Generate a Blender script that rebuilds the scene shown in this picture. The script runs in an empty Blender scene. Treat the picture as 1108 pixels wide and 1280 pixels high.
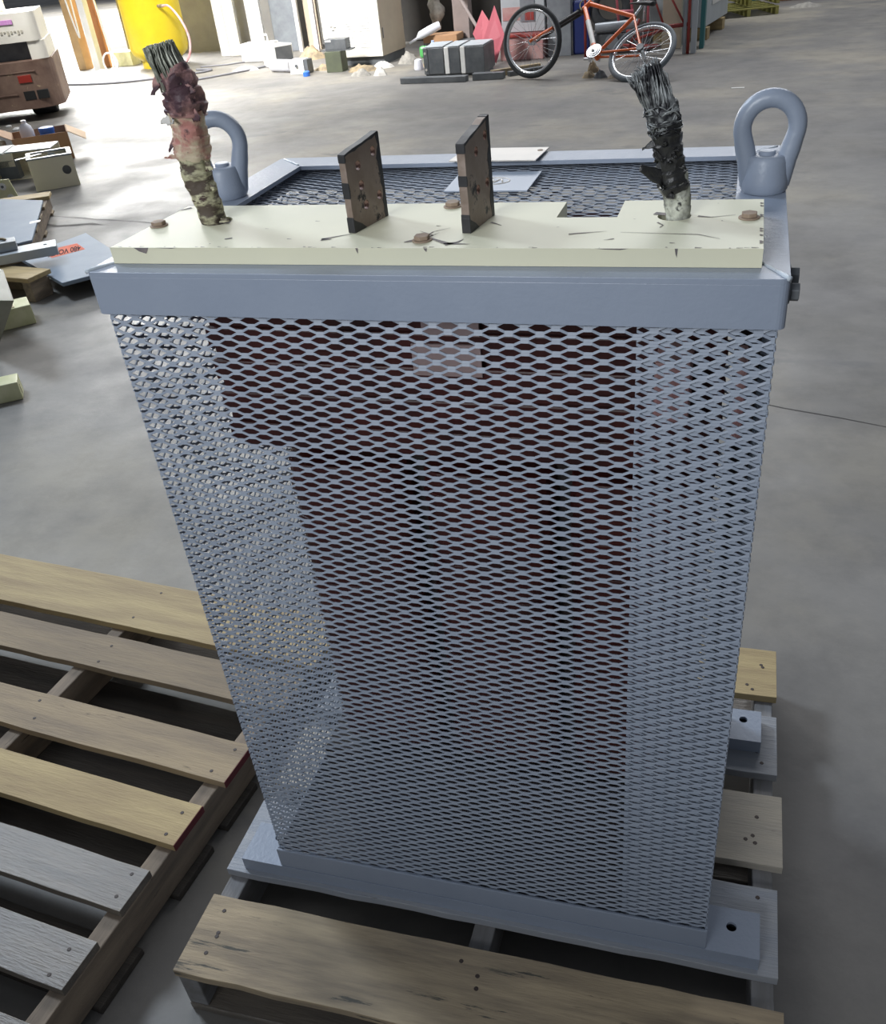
import bpy, bmesh, math, random
import numpy as np
from mathutils import Vector, Matrix, noise
random.seed(7)
SC = bpy.context.scene
COL = SC.collection
PI = math.pi

# ------------------------------------------------------------------ materials
def mat(name, c1, c2=None, rough=.6, metal=0, nscale=6, spots=None, spot_scale=30, spot_t=.62, bump=0, bscale=40,
        stretch=(1, 1, 1), rrand=0, rand=0, coat=0, spec=.5, lo=.35, hi=.65, detail=6, trans=0):
    m = bpy.data.materials.new(name); m.use_nodes = True
    n = m.node_tree.nodes; l = m.node_tree.links
    b = n['Principled BSDF']
    b.inputs['Roughness'].default_value = rough; b.inputs['Metallic'].default_value = metal
    b.inputs['Coat Weight'].default_value = coat; b.inputs['Specular IOR Level'].default_value = spec
    b.inputs['Coat Roughness'].default_value = .25
    b.inputs['Transmission Weight'].default_value = trans
    tc = n.new('ShaderNodeTexCoord'); mp = n.new('ShaderNodeMapping'); mp.inputs['Scale'].default_value = stretch
    l.new(tc.outputs['Object'], mp.inputs['Vector'])
    if rand:
        oi = n.new('ShaderNodeObjectInfo'); mu = n.new('ShaderNodeVectorMath'); mu.operation = 'SCALE'
        cx = n.new('ShaderNodeCombineXYZ')
        for k in range(3): l.new(oi.outputs['Random'], cx.inputs[k])
        l.new(cx.outputs[0], mu.inputs[0]); mu.inputs['Scale'].default_value = 37.
        l.new(mu.outputs[0], mp.inputs['Location'])
    v = mp.outputs['Vector']
    def nz(scale, det=detail, rg=.6):
        t = n.new('ShaderNodeTexNoise'); t.inputs['Scale'].default_value = scale
        t.inputs['Detail'].default_value = det; t.inputs['Roughness'].default_value = rg
        l.new(v, t.inputs['Vector']); return t.outputs['Fac']
    def ramp(f, stops):
        r = n.new('ShaderNodeValToRGB'); l.new(f, r.inputs['Fac']); e = r.color_ramp.elements
        while len(e) < len(stops): e.new(.5)
        for k, (p, c) in enumerate(stops):
            e[k].position = p; e[k].color = (*c, 1) if len(c) == 3 else c
        return r.outputs['Color']
    def mix(f, a, c):
        x = n.new('ShaderNodeMix'); x.data_type = 'RGBA'
        l.new(f, x.inputs['Factor'])
        for s, q in ((6, a), (7, c)):
            if isinstance(q, tuple): x.inputs[s].default_value = (*q, 1)
            else: l.new(q, x.inputs[s])
        return x.outputs[2]
    col = ramp(nz(nscale), [(lo, c1), (hi, c2 or c1)])
    if rand:
        hs = n.new('ShaderNodeHueSaturation'); l.new(col, hs.inputs['Color'])
        mr = n.new('ShaderNodeMapRange'); mr.inputs['To Min'].default_value = 1 - rand; mr.inputs['To Max'].default_value = 1 + rand
        l.new(oi.outputs['Random'], mr.inputs['Value']); l.new(mr.outputs[0], hs.inputs['Value']); col = hs.outputs['Color']
    if spots:
        f = ramp(nz(spot_scale, 8, .7), [(spot_t, (0, 0, 0)), (spot_t + .05, (1, 1, 1))])
        col = mix(f, col, spots)
    l.new(col, b.inputs['Base Color'])
    if rrand:
        mr = n.new('ShaderNodeMapRange'); mr.inputs['From Min'].default_value = .35; mr.inputs['From Max'].default_value = .65
        mr.inputs['To Min'].default_value = rough - rrand; mr.inputs['To Max'].default_value = rough + rrand
        l.new(nz(nscale * .7), mr.inputs['Value']); l.new(mr.outputs[0], b.inputs['Roughness'])
    if bump:
        bp = n.new('ShaderNodeBump'); bp.inputs['Strength'].default_value = bump; bp.inputs['Distance'].default_value = .004
        l.new(nz(bscale, 8), bp.inputs['Height']); l.new(bp.outputs[0], b.inputs['Normal'])
    return m

GREY = (.245, .285, .36)
M = {}
M['paint'] = mat('grey_paint', GREY, (.265, .305, .38), rough=.36, nscale=9, bump=.15, bscale=120, rrand=.06, spots=(.42, .46, .52), spot_scale=45, spot_t=.74)
M['mesh'] = mat('mesh_paint', (.25, .29, .36), (.29, .33, .40), rough=.42, nscale=30)
M['board'] = mat('cream_board', (.67, .65, .485), (.62, .605, .46), rough=.5, nscale=5, spots=(.16, .15, .13), spot_scale=38, spot_t=.735, bump=.05)
M['boardmark'] = mat('board_marks', (.10, .09, .095), (.2, .17, .16), rough=.7, nscale=60)
M['hole'] = mat('dark_hole', (.012, .012, .012), rough=.9)
M['rust'] = mat('rusty_bolt', (.22, .155, .11), (.32, .24, .175), rough=.7, nscale=60)
M['copper'] = mat('oxidised_copper', (.22, .165, .13), (.31, .25, .21), rough=.5, metal=.25, nscale=28, spots=(.018, .016, .018), spot_scale=22, spot_t=.57, bump=.3, bscale=60)
M['black'] = mat('black_paint', (.015, .015, .017), (.03, .03, .032), rough=.5, nscale=20, bump=.3)
M['pinkcu'] = mat('bare_copper', (.14, .08, .065), (.55, .38, .32), rough=.45, nscale=160, lo=.45, hi=.55)
M['red_coil'] = mat('red_varnish', (.075, .014, .012), (.035, .009, .009), rough=.45, nscale=12)
M['core'] = mat('black_core', (.02, .016, .016), (.035, .02, .018), rough=.6, nscale=15)
M['coil_label'] = mat('coil_label', (.42, .32, .33), (.36, .26, .25), rough=.6)
M['alu'] = mat('aluminium', (.62, .58, .53), (.55, .52, .48), rough=.38, metal=.35, nscale=14)
M['plate'] = mat('grey_plate', (.33, .38, .46), rough=.4)
M['tape_dark'] = mat('black_tape', (.012, .012, .013), (.03, .03, .03), rough=.35, nscale=40, bump=.6, bscale=70)
M['tape_old'] = mat('mottled_wrap', (.075, .055, .04), (.46, .44, .29), rough=.7, nscale=48, lo=.45, hi=.55, stretch=(.6, .6, 1.6), spots=(.05, .025, .02), spot_scale=34, spot_t=.56, bump=.6, bscale=60)
M['tape_pink'] = mat('faded_pink_wrap', (.56, .47, .34), (.42, .19, .16), rough=.65, nscale=34, lo=.44, hi=.58, spots=(.10, .05, .05), spot_scale=26, spot_t=.6, bump=.6, bscale=60)
M['tape_maroon'] = mat('maroon_wrap', (.40, .22, .20), (.07, .035, .045), rough=.55, nscale=22, lo=.42, hi=.56, bump=.7, bscale=50)
M['tape_grey'] = mat('grey_mottled_wrap', (.10, .10, .09), (.55, .56, .48), rough=.7, nscale=34, lo=.42, hi=.6, spots=(.03, .03, .03), spot_scale=40, spot_t=.58, bump=.6)
M['wire'] = mat('tinned_wire', (.10, .105, .08), (.42, .43, .36), rough=.4, metal=.4, nscale=70)
M['wire_dark'] = mat('dark_wire', (.02, .02, .024), (.38, .40, .40), rough=.45, metal=.3, nscale=55, lo=.42, hi=.62)
wood = dict(stretch=(1.2, 11, 11), rand=.16, bump=.35, bscale=22)
M['wood_new'] = mat('pallet_wood_light', (.50, .385, .195), (.36, .265, .14), rough=.7, nscale=2.4, spots=(.15, .10, .06), spot_scale=5, spot_t=.68, **wood)
M['wood_old'] = mat('pallet_wood_brown', (.36, .275, .17), (.24, .185, .125), rough=.72, nscale=2.4, spots=(.10, .075, .05), spot_scale=4.5, spot_t=.63, **wood)
M['wood_stain'] = mat('pallet_wood_stained', (.47, .37, .24), (.25, .20, .14), rough=.72, nscale=3, spots=(.085, .08, .065), spot_scale=4, spot_t=.60, **wood)
M['wood_grey'] = mat('pallet_wood_grey', (.19, .165, .135), (.125, .11, .095), rough=.34, nscale=2.4, spots=(.06, .055, .05), spot_scale=5, spot_t=.64, **wood)
M['wood_spray'] = mat('wood_under_grey_overspray', (.26, .285, .33), (.32, .33, .35), rough=.55, nscale=2.4, spots=(.12, .10, .09), spot_scale=4, spot_t=.68, **wood)
M['wood_dark'] = mat('dirty_shaded_bottom_wood', (.065, .055, .045), (.035, .03, .026), rough=.8, nscale=2.4, **wood)  # dirty wood coloured darker still for the shade under the deck gaps
M['wood_pale'] = mat('pallet_wood_pale', (.42, .38, .31), (.31, .285, .25), rough=.7, nscale=2, spots=(.16, .13, .11), spot_scale=4, spot_t=.66, **wood)
woodY = dict(wood); woodY['stretch'] = (11, 1.2, 11)
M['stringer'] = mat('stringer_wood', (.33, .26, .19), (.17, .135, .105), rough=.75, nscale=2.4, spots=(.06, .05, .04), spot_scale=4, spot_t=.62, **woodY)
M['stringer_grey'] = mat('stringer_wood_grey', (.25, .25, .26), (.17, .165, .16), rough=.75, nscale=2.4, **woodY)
M['red_end'] = mat('red_painted_end', (.17, .02, .03), (.11, .02, .025), rough=.6)
M['nail'] = mat('nail_steel', (.05, .035, .03), rough=.6)
M['blue'] = mat('blue_grey_panel', (.20, .25, .315), (.23, .28, .345), rough=.65, nscale=5)
M['orange_sticker'] = mat('orange_sticker', (.80, .24, .16), (.72, .20, .13), rough=.85, spec=.15)
M['ink'] = mat('dark_ink', (.05, .02, .025), rough=.85, spec=.15)
M['white'] = mat('white_paint', (.78, .78, .76), (.72, .72, .70), rough=.45)
M['cream'] = mat('cream_enamel', (.82, .76, .58), (.78, .72, .55), rough=.45, nscale=4, spots=(.25, .2, .14), spot_scale=14, spot_t=.74)
M['cream_lt'] = mat('cream_white', (.80, .77, .69), (.75, .72, .63), rough=.5)
M['beige'] = mat('beige_side', (.55, .47, .36), (.50, .43, .33), rough=.5)
M['yblock'] = mat('pale_yellow_paint', (.60, .60, .34), (.72, .70, .46), rough=.55, nscale=14, bump=.3)
M['greypanel'] = mat('old_grey_panel', (.24, .24, .19), (.31, .30, .25), rough=.6, nscale=6, spots=(.28, .22, .17), spot_scale=7, spot_t=.66)
M['card'] = mat('cardboard', (.42, .24, .13), (.38, .22, .12), rough=.8)
M['card_in'] = mat('cardboard_light', (.62, .44, .28), rough=.8)
M['steel'] = mat('grey_steel', (.33, .36, .39), (.25, .27, .30), rough=.4, metal=.3)
M['dsteel'] = mat('dark_steel', (.10, .11, .12), (.16, .17, .18), rough=.45, metal=.3)
M['rusty'] = mat('rusty_cast_weight', (.13, .075, .055), (.23, .15, .11), rough=.65, nscale=4, spots=(.45, .35, .22), spot_scale=7, spot_t=.62, bump=.3)
M['lens'] = mat('red_lens', (.30, .03, .02), rough=.3)
M['rubber'] = mat('tyre_rubber', (.035, .038, .042), (.06, .065, .07), rough=.75, nscale=10)
M['rubber_lt'] = mat('dusty_tyre', (.14, .16, .18), (.20, .22, .24), rough=.8, nscale=10)
M['chrome'] = mat('polished_alloy', (.72, .74, .76), rough=.22, metal=.8)
M['orange'] = mat('orange_enamel', (.85, .16, .025), (.78, .14, .02), rough=.3, coat=.4)
M['red'] = mat('red_enamel', (.38, .06, .05), (.28, .045, .04), rough=.5)
M['pink'] = mat('faded_pink_sign', (.80, .22, .27), (.74, .18, .23), rough=.5)
M['pinkish'] = mat('pinkish_crate', (.55, .36, .34), (.45, .22, .22), rough=.6)
M['navy'] = mat('navy_panel', (.02, .035, .16), rough=.4)
M['ltgrey'] = mat('light_grey_panel', (.50, .54, .57), (.45, .49, .52), rough=.45)
M['yellow'] = mat('yellow_tank', (.80, .62, .02), (.76, .57, .02), rough=.35)
M['olive'] = mat('olive_panel', (.16, .15, .045), (.11, .10, .03), rough=.6, nscale=8)
M['tan'] = mat('tan_board', (.50, .34, .17), (.42, .28, .14), rough=.7)
M['orange_wood'] = mat('orange_plywood', (.50, .22, .09), (.42, .19, .08), rough=.6)
M['blockwall'] = mat('grey_block_wall', (.26, .25, .24), (.31, .30, .28), rough=.85, nscale=4)
M['darkwall'] = mat('dark_wall', (.035, .034, .032), (.06, .055, .05), rough=.9, nscale=2)
M['post'] = mat('brown_grey_post', (.22, .18, .17), (.27, .22, .21), rough=.6)
M['cloth'] = mat('grey_rag', (.40, .38, .34), (.24, .23, .21), rough=.9, nscale=14)
M['cloth_w'] = mat('white_rag', (.72, .70, .66), (.5, .48, .45), rough=.9, nscale=14)
M['junk'] = mat('tan_scrap', (.42, .33, .20), (.2, .16, .11), rough=.8, nscale=12)
M['greenp'] = mat('dark_green_box', (.10, .115, .07), (.08, .09, .06), rough=.6)
M['green'] = mat('green_plastic', (.10, .42, .12), rough=.4)
M['bluep'] = mat('blue_plastic', (.04, .16, .60), rough=.35)
M['ltblue'] = mat('pale_blue_plastic', (.45, .55, .78), rough=.3)
M['whitep'] = mat('white_plastic', (.74, .75, .82), rough=.35)
M['teal'] = mat('teal_steel', (.03, .16, .17), rough=.5)
M['ygreen'] = mat('yellow_green_pallet', (.42, .40, .12), (.34, .32, .10), rough=.7, nscale=9)
M['hose'] = mat('grey_hose', (.22, .22, .24), rough=.5)
M['pinkhose'] = mat('pink_hose', (.72, .32, .34), (.80, .62, .62), rough=.4)
M['rope'] = mat('white_rope', (.68, .70, .72), rough=.8)
M['decal'] = mat('purple_decal', (.62, .22, .60), (.66, .40, .66), rough=.5, nscale=60)
M['faint'] = mat('faded_lettering', (.50, .47, .38), rough=.6)
M['weld'] = mat('bright_weld', (.62, .68, .74), (.5, .56, .62), rough=.3, bump=.5, bscale=200)
M['paper'] = mat('paper_scrap', (.7, .7, .68), rough=.9)

# concrete floor
def concrete():
    m = bpy.data.materials.new('worn_concrete'); m.use_nodes = True
    n = m.node_tree.nodes; l = m.node_tree.links; b = n['Principled BSDF']
    tc = n.new('ShaderNodeTexCoord')
    def nz(s, det, rg, st=(1, 1, 1)):
        mp = n.new('ShaderNodeMapping'); mp.inputs['Scale'].default_value = st; l.new(tc.outputs['Object'], mp.inputs['Vector'])
        t = n.new('ShaderNodeTexNoise'); t.inputs['Scale'].default_value = s; t.inputs['Detail'].default_value = det
        t.inputs['Roughness'].default_value = rg; l.new(mp.outputs[0], t.inputs['Vector']); return t.outputs['Fac']
    def ramp(f, st):
        r = n.new('ShaderNodeValToRGB'); l.new(f, r.inputs['Fac']); e = r.color_ramp.elements
        while len(e) < len(st): e.new(.5)
        for k, (p, c) in enumerate(st): e[k].position = p; e[k].color = (*c, 1)
        return r.outputs['Color']
    def mix(f, a, c, mode='MIX', fac=None):
        x = n.new('ShaderNodeMix'); x.data_type = 'RGBA'; x.blend_type = mode
        if fac is not None: x.inputs['Factor'].default_value = fac
        else: l.new(f, x.inputs['Factor'])
        for s, q in ((6, a), (7, c)):
            if isinstance(q, tuple): x.inputs[s].default_value = (*q, 1)
            else: l.new(q, x.inputs[s])
        return x.outputs[2]
    base = ramp(nz(.55, 8, .62), [(.36, (.145, .14, .138)), (.5, (.20, .19, .175)), (.62, (.285, .26, .215))])
    fine = ramp(nz(4, 10, .7), [(.3, (.55, .55, .56)), (.55, (1, 1, 1))])
    c = mix(None, base, fine, 'MULTIPLY', .55)
    st = ramp(nz(1.3, 6, .6, (1, 1.6, 1)), [(.60, (0, 0, 0)), (.70, (1, 1, 1))])
    c = mix(st, c, (.12, .118, .12))
    sp = ramp(nz(9, 3, .5), [(.76, (0, 0, 0)), (.79, (1, 1, 1))])
    c = mix(sp, c, (.10, .095, .09))
    l.new(c, b.inputs['Base Color'])
    r = n.new('ShaderNodeMapRange'); r.inputs['From Min'].default_value = .35; r.inputs['From Max'].default_value = .65
    r.inputs['To Min'].default_value = .48; r.inputs['To Max'].default_value = .72
    l.new(nz(1.4, 6, .6), r.inputs['Value']); l.new(r.outputs[0], b.inputs['Roughness'])
    bp = n.new('ShaderNodeBump'); bp.inputs['Strength'].default_value = .25; bp.inputs['Distance'].default_value = .004
    l.new(nz(14, 10, .7), bp.inputs['Height']); l.new(bp.outputs[0], b.inputs['Normal'])
    return m
M['concrete'] = concrete()
M['crack'] = mat('floor_crack', (.09, .085, .08), (.15, .14, .13), rough=.9, nscale=8)

# ------------------------------------------------------------------ mesh builder
class MB:
    def __init__(s): s.bm = bmesh.new(); s.mi = 0
    def _xf(s, vs, mx):
        if mx is not None: bmesh.ops.transform(s.bm, matrix=mx, verts=vs)
    def _setm(s, f0):
        s.bm.faces.ensure_lookup_table()
        for f in s.bm.faces[f0:]: f.material_index = s.mi
    def box(s, lo, hi, bev=0, mx=None, seg=2):
        f0 = len(s.bm.faces)
        c = [(a + b) / 2 for a, b in zip(lo, hi)]; d = [abs(b - a) for a, b in zip(lo, hi)]
        r = bmesh.ops.create_cube(s.bm, size=1, matrix=Matrix.Translation(c) @ Matrix.Diagonal((*d, 1)))
        vs = r['verts']
        if bev:
            es = list({e for v in vs for e in v.link_edges})
            q = bmesh.ops.bevel(s.bm, geom=es, offset=min(bev, min(d) * .45), segments=seg, affect='EDGES', profile=.5)
            vs = list({v for f in q['faces'] for v in f.verts} | {v for v in vs if v.is_valid})
            s.bm.faces.ensure_lookup_table()
            vs = list({v for f in s.bm.faces[0:] for v in f.verts if f.index == -1 or True} & set(s._isl(vs[0])))
        s._xf(vs, mx); s._setm(f0); return s
    def _isl(s, v):
        seen = {v}; st = [v]
        while st:
            a = st.pop()
            for e in a.link_edges:
                o = e.other_vert(a)
                if o not in seen: seen.add(o); st.append(o)
        return seen
    def cyl(s, a, b, r, r2=None, seg=20, caps=True):
        f0 = len(s.bm.faces)
        a = Vector(a); b = Vector(b); d = b - a
        mx = Matrix.Translation((a + b) / 2) @ d.to_track_quat('Z', 'Y').to_matrix().to_4x4()
        bmesh.ops.create_cone(s.bm, cap_ends=caps, segments=seg, radius1=r, radius2=r if r2 is None else r2, depth=d.length, matrix=mx)
        s._setm(f0); return s
    def tube(s, pts, rad, seg=12, closed=False, caps=True, sx=1, up=None):
        f0 = len(s.bm.faces)
        pts = [Vector(p) for p in pts]; N = len(pts)
        if not hasattr(rad, '__len__'): rad = [rad] * N
        rings = []; nrm = None
        for i, p in enumerate(pts):
            if closed: t = pts[(i + 1) % N] - pts[i - 1]
            else: t = pts[min(i + 1, N - 1)] - pts[max(i - 1, 0)]
            t.normalize()
            if nrm is None:
                u = Vector(up) if up else (Vector((0, 0, 1)) if abs(t.z) < .9 else Vector((1, 0, 0)))
                nrm = (u - t * u.dot(t)).normalized()
            else: nrm = (nrm - t * nrm.dot(t)).normalized()
            bn = t.cross(nrm)
            rings.append([s.bm.verts.new(p + (nrm * math.cos(2 * PI * k / seg) * sx + bn * math.sin(2 * PI * k / seg)) * rad[i]) for k in range(seg)])
        for i in range(N if closed else N - 1):
            A = rings[i]; B = rings[(i + 1) % N]
            for k in range(seg): s.bm.faces.new((A[k], A[(k + 1) % seg], B[(k + 1) % seg], B[k]))
        if caps and not closed:
            s.bm.faces.new(rings[0][::-1]); s.bm.faces.new(rings[-1])
        s._setm(f0); return s
    def lathe(s, prof, c=(0, 0, 0), seg=32, mx=None):
        f0 = len(s.bm.faces); rings = []
        for r, z in prof:
            rings.append([s.bm.verts.new((c[0] + r * math.cos(2 * PI * k / seg), c[1] + r * math.sin(2 * PI * k / seg), c[2] + z)) for k in range(seg)])
        for A, B in zip(rings, rings[1:]):
            for k in range(seg): s.bm.faces.new((A[k], A[(k + 1) % seg], B[(k + 1) % seg], B[k]))
        s.bm.faces.new(rings[0][::-1]); s.bm.faces.new(rings[-1])
        s._xf([v for R in rings for v in R], mx); s._setm(f0); return s
    def prism(s, poly, z0, z1, holes=(), mx=None):
        """extrude a polygon (with optional hole loops) between z0 and z1"""
        f0 = len(s.bm.faces); tmp = bmesh.new()
        loops = [list(poly)] + [list(h) for h in holes]
        for lp in loops:
            vs = [tmp.verts.new((x, y, z0)) for x, y in lp]
            for i in range(len(vs)): tmp.edges.new((vs[i], vs[(i + 1) % len(vs)]))
        bmesh.ops.triangle_fill(tmp, use_beauty=True, use_dissolve=False, edges=list(tmp.edges))
        if holes:
            bmesh.ops.recalc_face_normals(tmp, faces=list(tmp.faces))
        r = bmesh.ops.extrude_face_region(tmp, geom=list(tmp.faces))
        nv = [g for g in r['geom'] if isinstance(g, bmesh.types.BMVert)]
        bmesh.ops.translate(tmp, vec=(0, 0, z1 - z0), verts=nv)
        bmesh.ops.recalc_face_normals(tmp, faces=list(tmp.faces))
        if mx is not None: bmesh.ops.transform(tmp, matrix=mx, verts=list(tmp.verts))
        s.join(tmp); s._setm(f0); return s
    def join(s, other):
        me = bpy.data.meshes.new('tmp'); other.to_mesh(me); other.free(); s.bm.from_mesh(me); bpy.data.meshes.remove(me)
    def quad(s, *ps):
        f0 = len(s.bm.faces); s.bm.faces.new([s.bm.verts.new(p) for p in ps]); s._setm(f0); return s
    def build(s, name, m, parent=None, label=None, smooth=False, world=True, bevel=0, origin=None):
        """vertices are in world coordinates unless world=False (then local to the parent)"""
        me = bpy.data.meshes.new(name)
        bmesh.ops.recalc_face_normals(s.bm, faces=list(s.bm.faces))
        s.bm.to_mesh(me); s.bm.free()
        for x in (m if isinstance(m, (list, tuple)) else [m]): me.materials.append(M[x])
        return link(name, me, parent, label, smooth, world, bevel, origin)

def link(name, me, parent=None, label=None, smooth=False, world=True, bevel=0, origin=None):
    o = bpy.data.objects.new(name, me); COL.objects.link(o)
    if smooth:
        for p in me.polygons: p.use_smooth = True
        if smooth != 'all':
            try: me.set_sharp_from_angle(angle=math.radians(38))
            except Exception: pass
    pw = wpos(parent) if parent else Vector((0, 0, 0))
    if world:
        if origin is None:
            co = [v.co for v in me.vertices]
            lo = [min(c[k] for c in co) for k in range(3)]; hi = [max(c[k] for c in co) for k in range(3)]
            origin = Vector([(a + b) / 2 for a, b in zip(lo, hi)])
            if parent is None: origin.z = lo[2]
        origin = Vector(origin)
        me.transform(Matrix.Translation(-origin)); o.location = origin - pw
    if parent: o.parent = parent
    if label: o['label'] = label
    if bevel:
        b = o.modifiers.new('bevel', 'BEVEL'); b.width = bevel; b.segments = 2; b.limit_method = 'ANGLE'
    return o
def wpos(o):
    p = Vector((0, 0, 0))
    while o: p += o.location; o = o.parent
    return p
def thing(name, loc, label, cat, group=None):
    o = bpy.data.objects.new(name, None); COL.objects.link(o); o.location = loc; o.empty_display_size = .1
    return tag(o, label, cat, group)
def tag(o, label, cat, group=None, kind=None):
    o['label'] = label; o['category'] = cat
    if group: o['group'] = group
    if kind: o['kind'] = kind
    return o
def circ(x, y, r, n=20): return [(x + r * math.cos(2 * PI * k / n), y + r * math.sin(2 * PI * k / n)) for k in range(n)]
def text_mesh(txt, size, mx, name, m, parent=None, depth=.0006, world=True, sx=1, bold=0):
    cu = bpy.data.curves.new(name, 'FONT'); cu.body = txt; cu.size = size; cu.extrude = depth; cu.offset = bold; cu.align_x = 'CENTER'; cu.align_y = 'CENTER'
    t = bpy.data.objects.new(name, cu); COL.objects.link(t)
    bpy.context.view_layer.update()
    me = bpy.data.meshes.new_from_object(t.evaluated_get(bpy.context.evaluated_depsgraph_get()))
    bpy.data.objects.remove(t); bpy.data.curves.remove(cu)
    me.transform(Matrix.Diagonal((sx, 1, 1, 1))); me.transform(mx); me.materials.clear(); me.materials.append(M[m]); me.name = name
    return link(name, me, parent, world=world)

# ------------------------------------------------------------------ camera
def Rm(p, y, r):
    return Matrix.Rotation(y, 3, 'Z') @ Matrix.Rotation(p, 3, 'X') @ Matrix.Rotation(r, 3, 'Z')
cd = bpy.data.cameras.new('camera'); cam = bpy.data.objects.new('camera', cd); COL.objects.link(cam)
cam.matrix_world = Matrix.Translation((0.33702, -0.89139, 1.60366)) @ Rm(0.9680049, 0.31933927, -0.09915466).to_4x4()
cd.sensor_width = 36; cd.lens = 1130.802 / 1280 * 36
cd.shift_x = -(584.166 - 554) / 1280; cd.shift_y = (666.288 - 640) / 1280
cd.clip_start = .02; cd.clip_end = 200
SC.camera = cam

# ------------------------------------------------------------------ floor and cracks
b = MB(); b.quad((-34, -5, 0), (22, -5, 0), (22, 60, 0), (-34, 60, 0))
def crackline(pts, w, z=.0012, jit=.012, step=.12):
    P = []
    for a, c in zip(pts, pts[1:]):
        a = Vector(a); c = Vector(c); n = max(1, int((c - a).length / step))
        P += [a.lerp(c, k / n) for k in range(n)]
    P.append(Vector(pts[-1]))
    L = []; R = []
    for i, p in enumerate(P):
        t = (P[min(i + 1, len(P) - 1)] - P[max(i - 1, 0)]).normalized(); nn = Vector((-t.y, t.x))
        q = p + nn * random.uniform(-jit, jit); ww = w * random.uniform(.35, 1)
        if i in (0, len(P) - 1): ww *= .1
        L.append((q.x + nn.x * ww, q.y + nn.y * ww, z)); R.append((q.x - nn.x * ww, q.y - nn.y * ww, z))
    b.mi = 1
    for i in range(len(P) - 1): b.quad(L[i], R[i], R[i + 1], L[i + 1])
crackline([(-4.9, 4.87), (-4.53, 4.83), (-3.46, 4.60), (-1.9, 4.33), (-.6, 4.1)], .009)
crackline([(.40, 2.33), (.559, 2.272), (.75, 2.22), (.897, 2.167), (1.6, 1.98)], .0035, jit=.006)
crackline([(-5.0, 4.72), (-4.4, 4.60), (-3.9, 4.58)], .03, jit=.03)
fl = b.build('floor', ['concrete', 'crack'], origin=(0, 0, 0)); fl['kind'] = 'structure'

# ------------------------------------------------------------------ pallets
NAILS = {}
def board(parent, name, cx, cy, cz, L, W, T, rot, m, nails=(), ends=None, chew=.0014, alongx=True):
    """board with slightly ragged long edges; built local then placed"""
    mb = MB(); n = 16
    rs = random.Random(name + str(round(cx + cy * 3, 3)))
    def edge(sgn):
        return [(-L / 2 + L * k / n, sgn * (W / 2) + (rs.uniform(-chew, chew) if 0 < k < n else 0)) for k in range(n + 1)]
    poly = edge(-1) + edge(1)[::-1]
    if not alongx: poly = [(-y, x) for x, y in poly]
    mb.prism(poly, -T / 2, T / 2)
    if ends is not None:
        mb.mi = 1
        for e in ends:
            x = e * (L / 2); mb.box((min(x, x + e * .0015), -W / 2, -T / 2), (max(x, x + e * .0015), W / 2, T / 2))
    mb.mi = 2
    for nx, ny in nails:
        mb.cyl((nx, ny, T / 2 - .001), (nx, ny, T / 2 + .0008), .0042, seg=8)
    o = mb.build(name, [m, 'red_end', 'nail'], parent, world=False, bevel=.0025)
    o.location = (cx, cy, cz); o.rotation_euler = (0, 0, rot)
    return o

pr = thing('wooden_pallet', (0, .28, 0), 'brown wooden pallet carrying the grey mesh cabinet, its planks partly oversprayed grey', 'pallet')
T = .018
def rb(y0, y1, x0, x1, m, nm='deck_board', z=.125, lab=None, nl=True, rot=0):
    rs = random.Random(y0)
    nails = [(sx * (.46 + rs.uniform(-.02, .015)), rs.uniform(-.4, .4) * (y1 - y0)) for sx in (-1, 1) for _ in range(4)] + \
            [(rs.uniform(-.02, .02), rs.uniform(-.38, .38) * (y1 - y0)) for _ in range(3)] if nl else ()
    o = board(pr, nm, (x0 + x1) / 2, (y0 + y1) / 2 - .28, z - T / 2, x1 - x0, y1 - y0, T, rot, m, nails)
    if lab: o['label'] = lab
rb(-.222, -.070, -.503, .513, 'wood_stain', lab='front deck board with dark scuffed stains')
rb(-.016, .150, -.505, .505, 'wood_spray', lab='deck board oversprayed with grey paint')
rb(.198, .360, -.502, .515, 'wood_pale', lab='pale knotty deck board')
rb(.413, .574, -.50, .507, 'wood_spray', lab='deck board faintly oversprayed grey')
rb(.634, .786, -.50, .508, 'wood_new', lab='light yellow deck board')
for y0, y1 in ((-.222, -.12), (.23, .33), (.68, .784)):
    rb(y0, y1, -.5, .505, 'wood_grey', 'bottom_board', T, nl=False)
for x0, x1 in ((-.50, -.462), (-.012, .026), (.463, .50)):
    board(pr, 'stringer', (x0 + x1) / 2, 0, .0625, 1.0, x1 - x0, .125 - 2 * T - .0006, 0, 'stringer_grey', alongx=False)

pl = thing('wooden_pallet', (-.62, .15, 0), 'worn tan wooden pallet lying empty left of the mesh cabinet, plank ends painted red', 'pallet')
RA = math.radians(-5.6)
pl.rotation_euler = (0, 0, RA)
def pb(ymid, w, mat_, right=0., red=False, z=.127, nm='deck_board', L=1.25, lab=None, nl=True):
    rs = random.Random(ymid * 7 + 1)
    nails = [(L / 2 - .035 + rs.uniform(-.012, .012), s * w * .25 + rs.uniform(-.01, .01)) for s in (-1, 1)] + \
            [(L / 2 - .56 + rs.uniform(-.02, .02), s * w * .27 + rs.uniform(-.01, .01)) for s in (-1, 1)] if nl else ()
    o = board(pl, nm, -L / 2 + right, ymid, z - T / 2, L, w, T, 0, mat_, nails, ends=(1,) if red else None)
    if lab: o['label'] = lab
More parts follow.
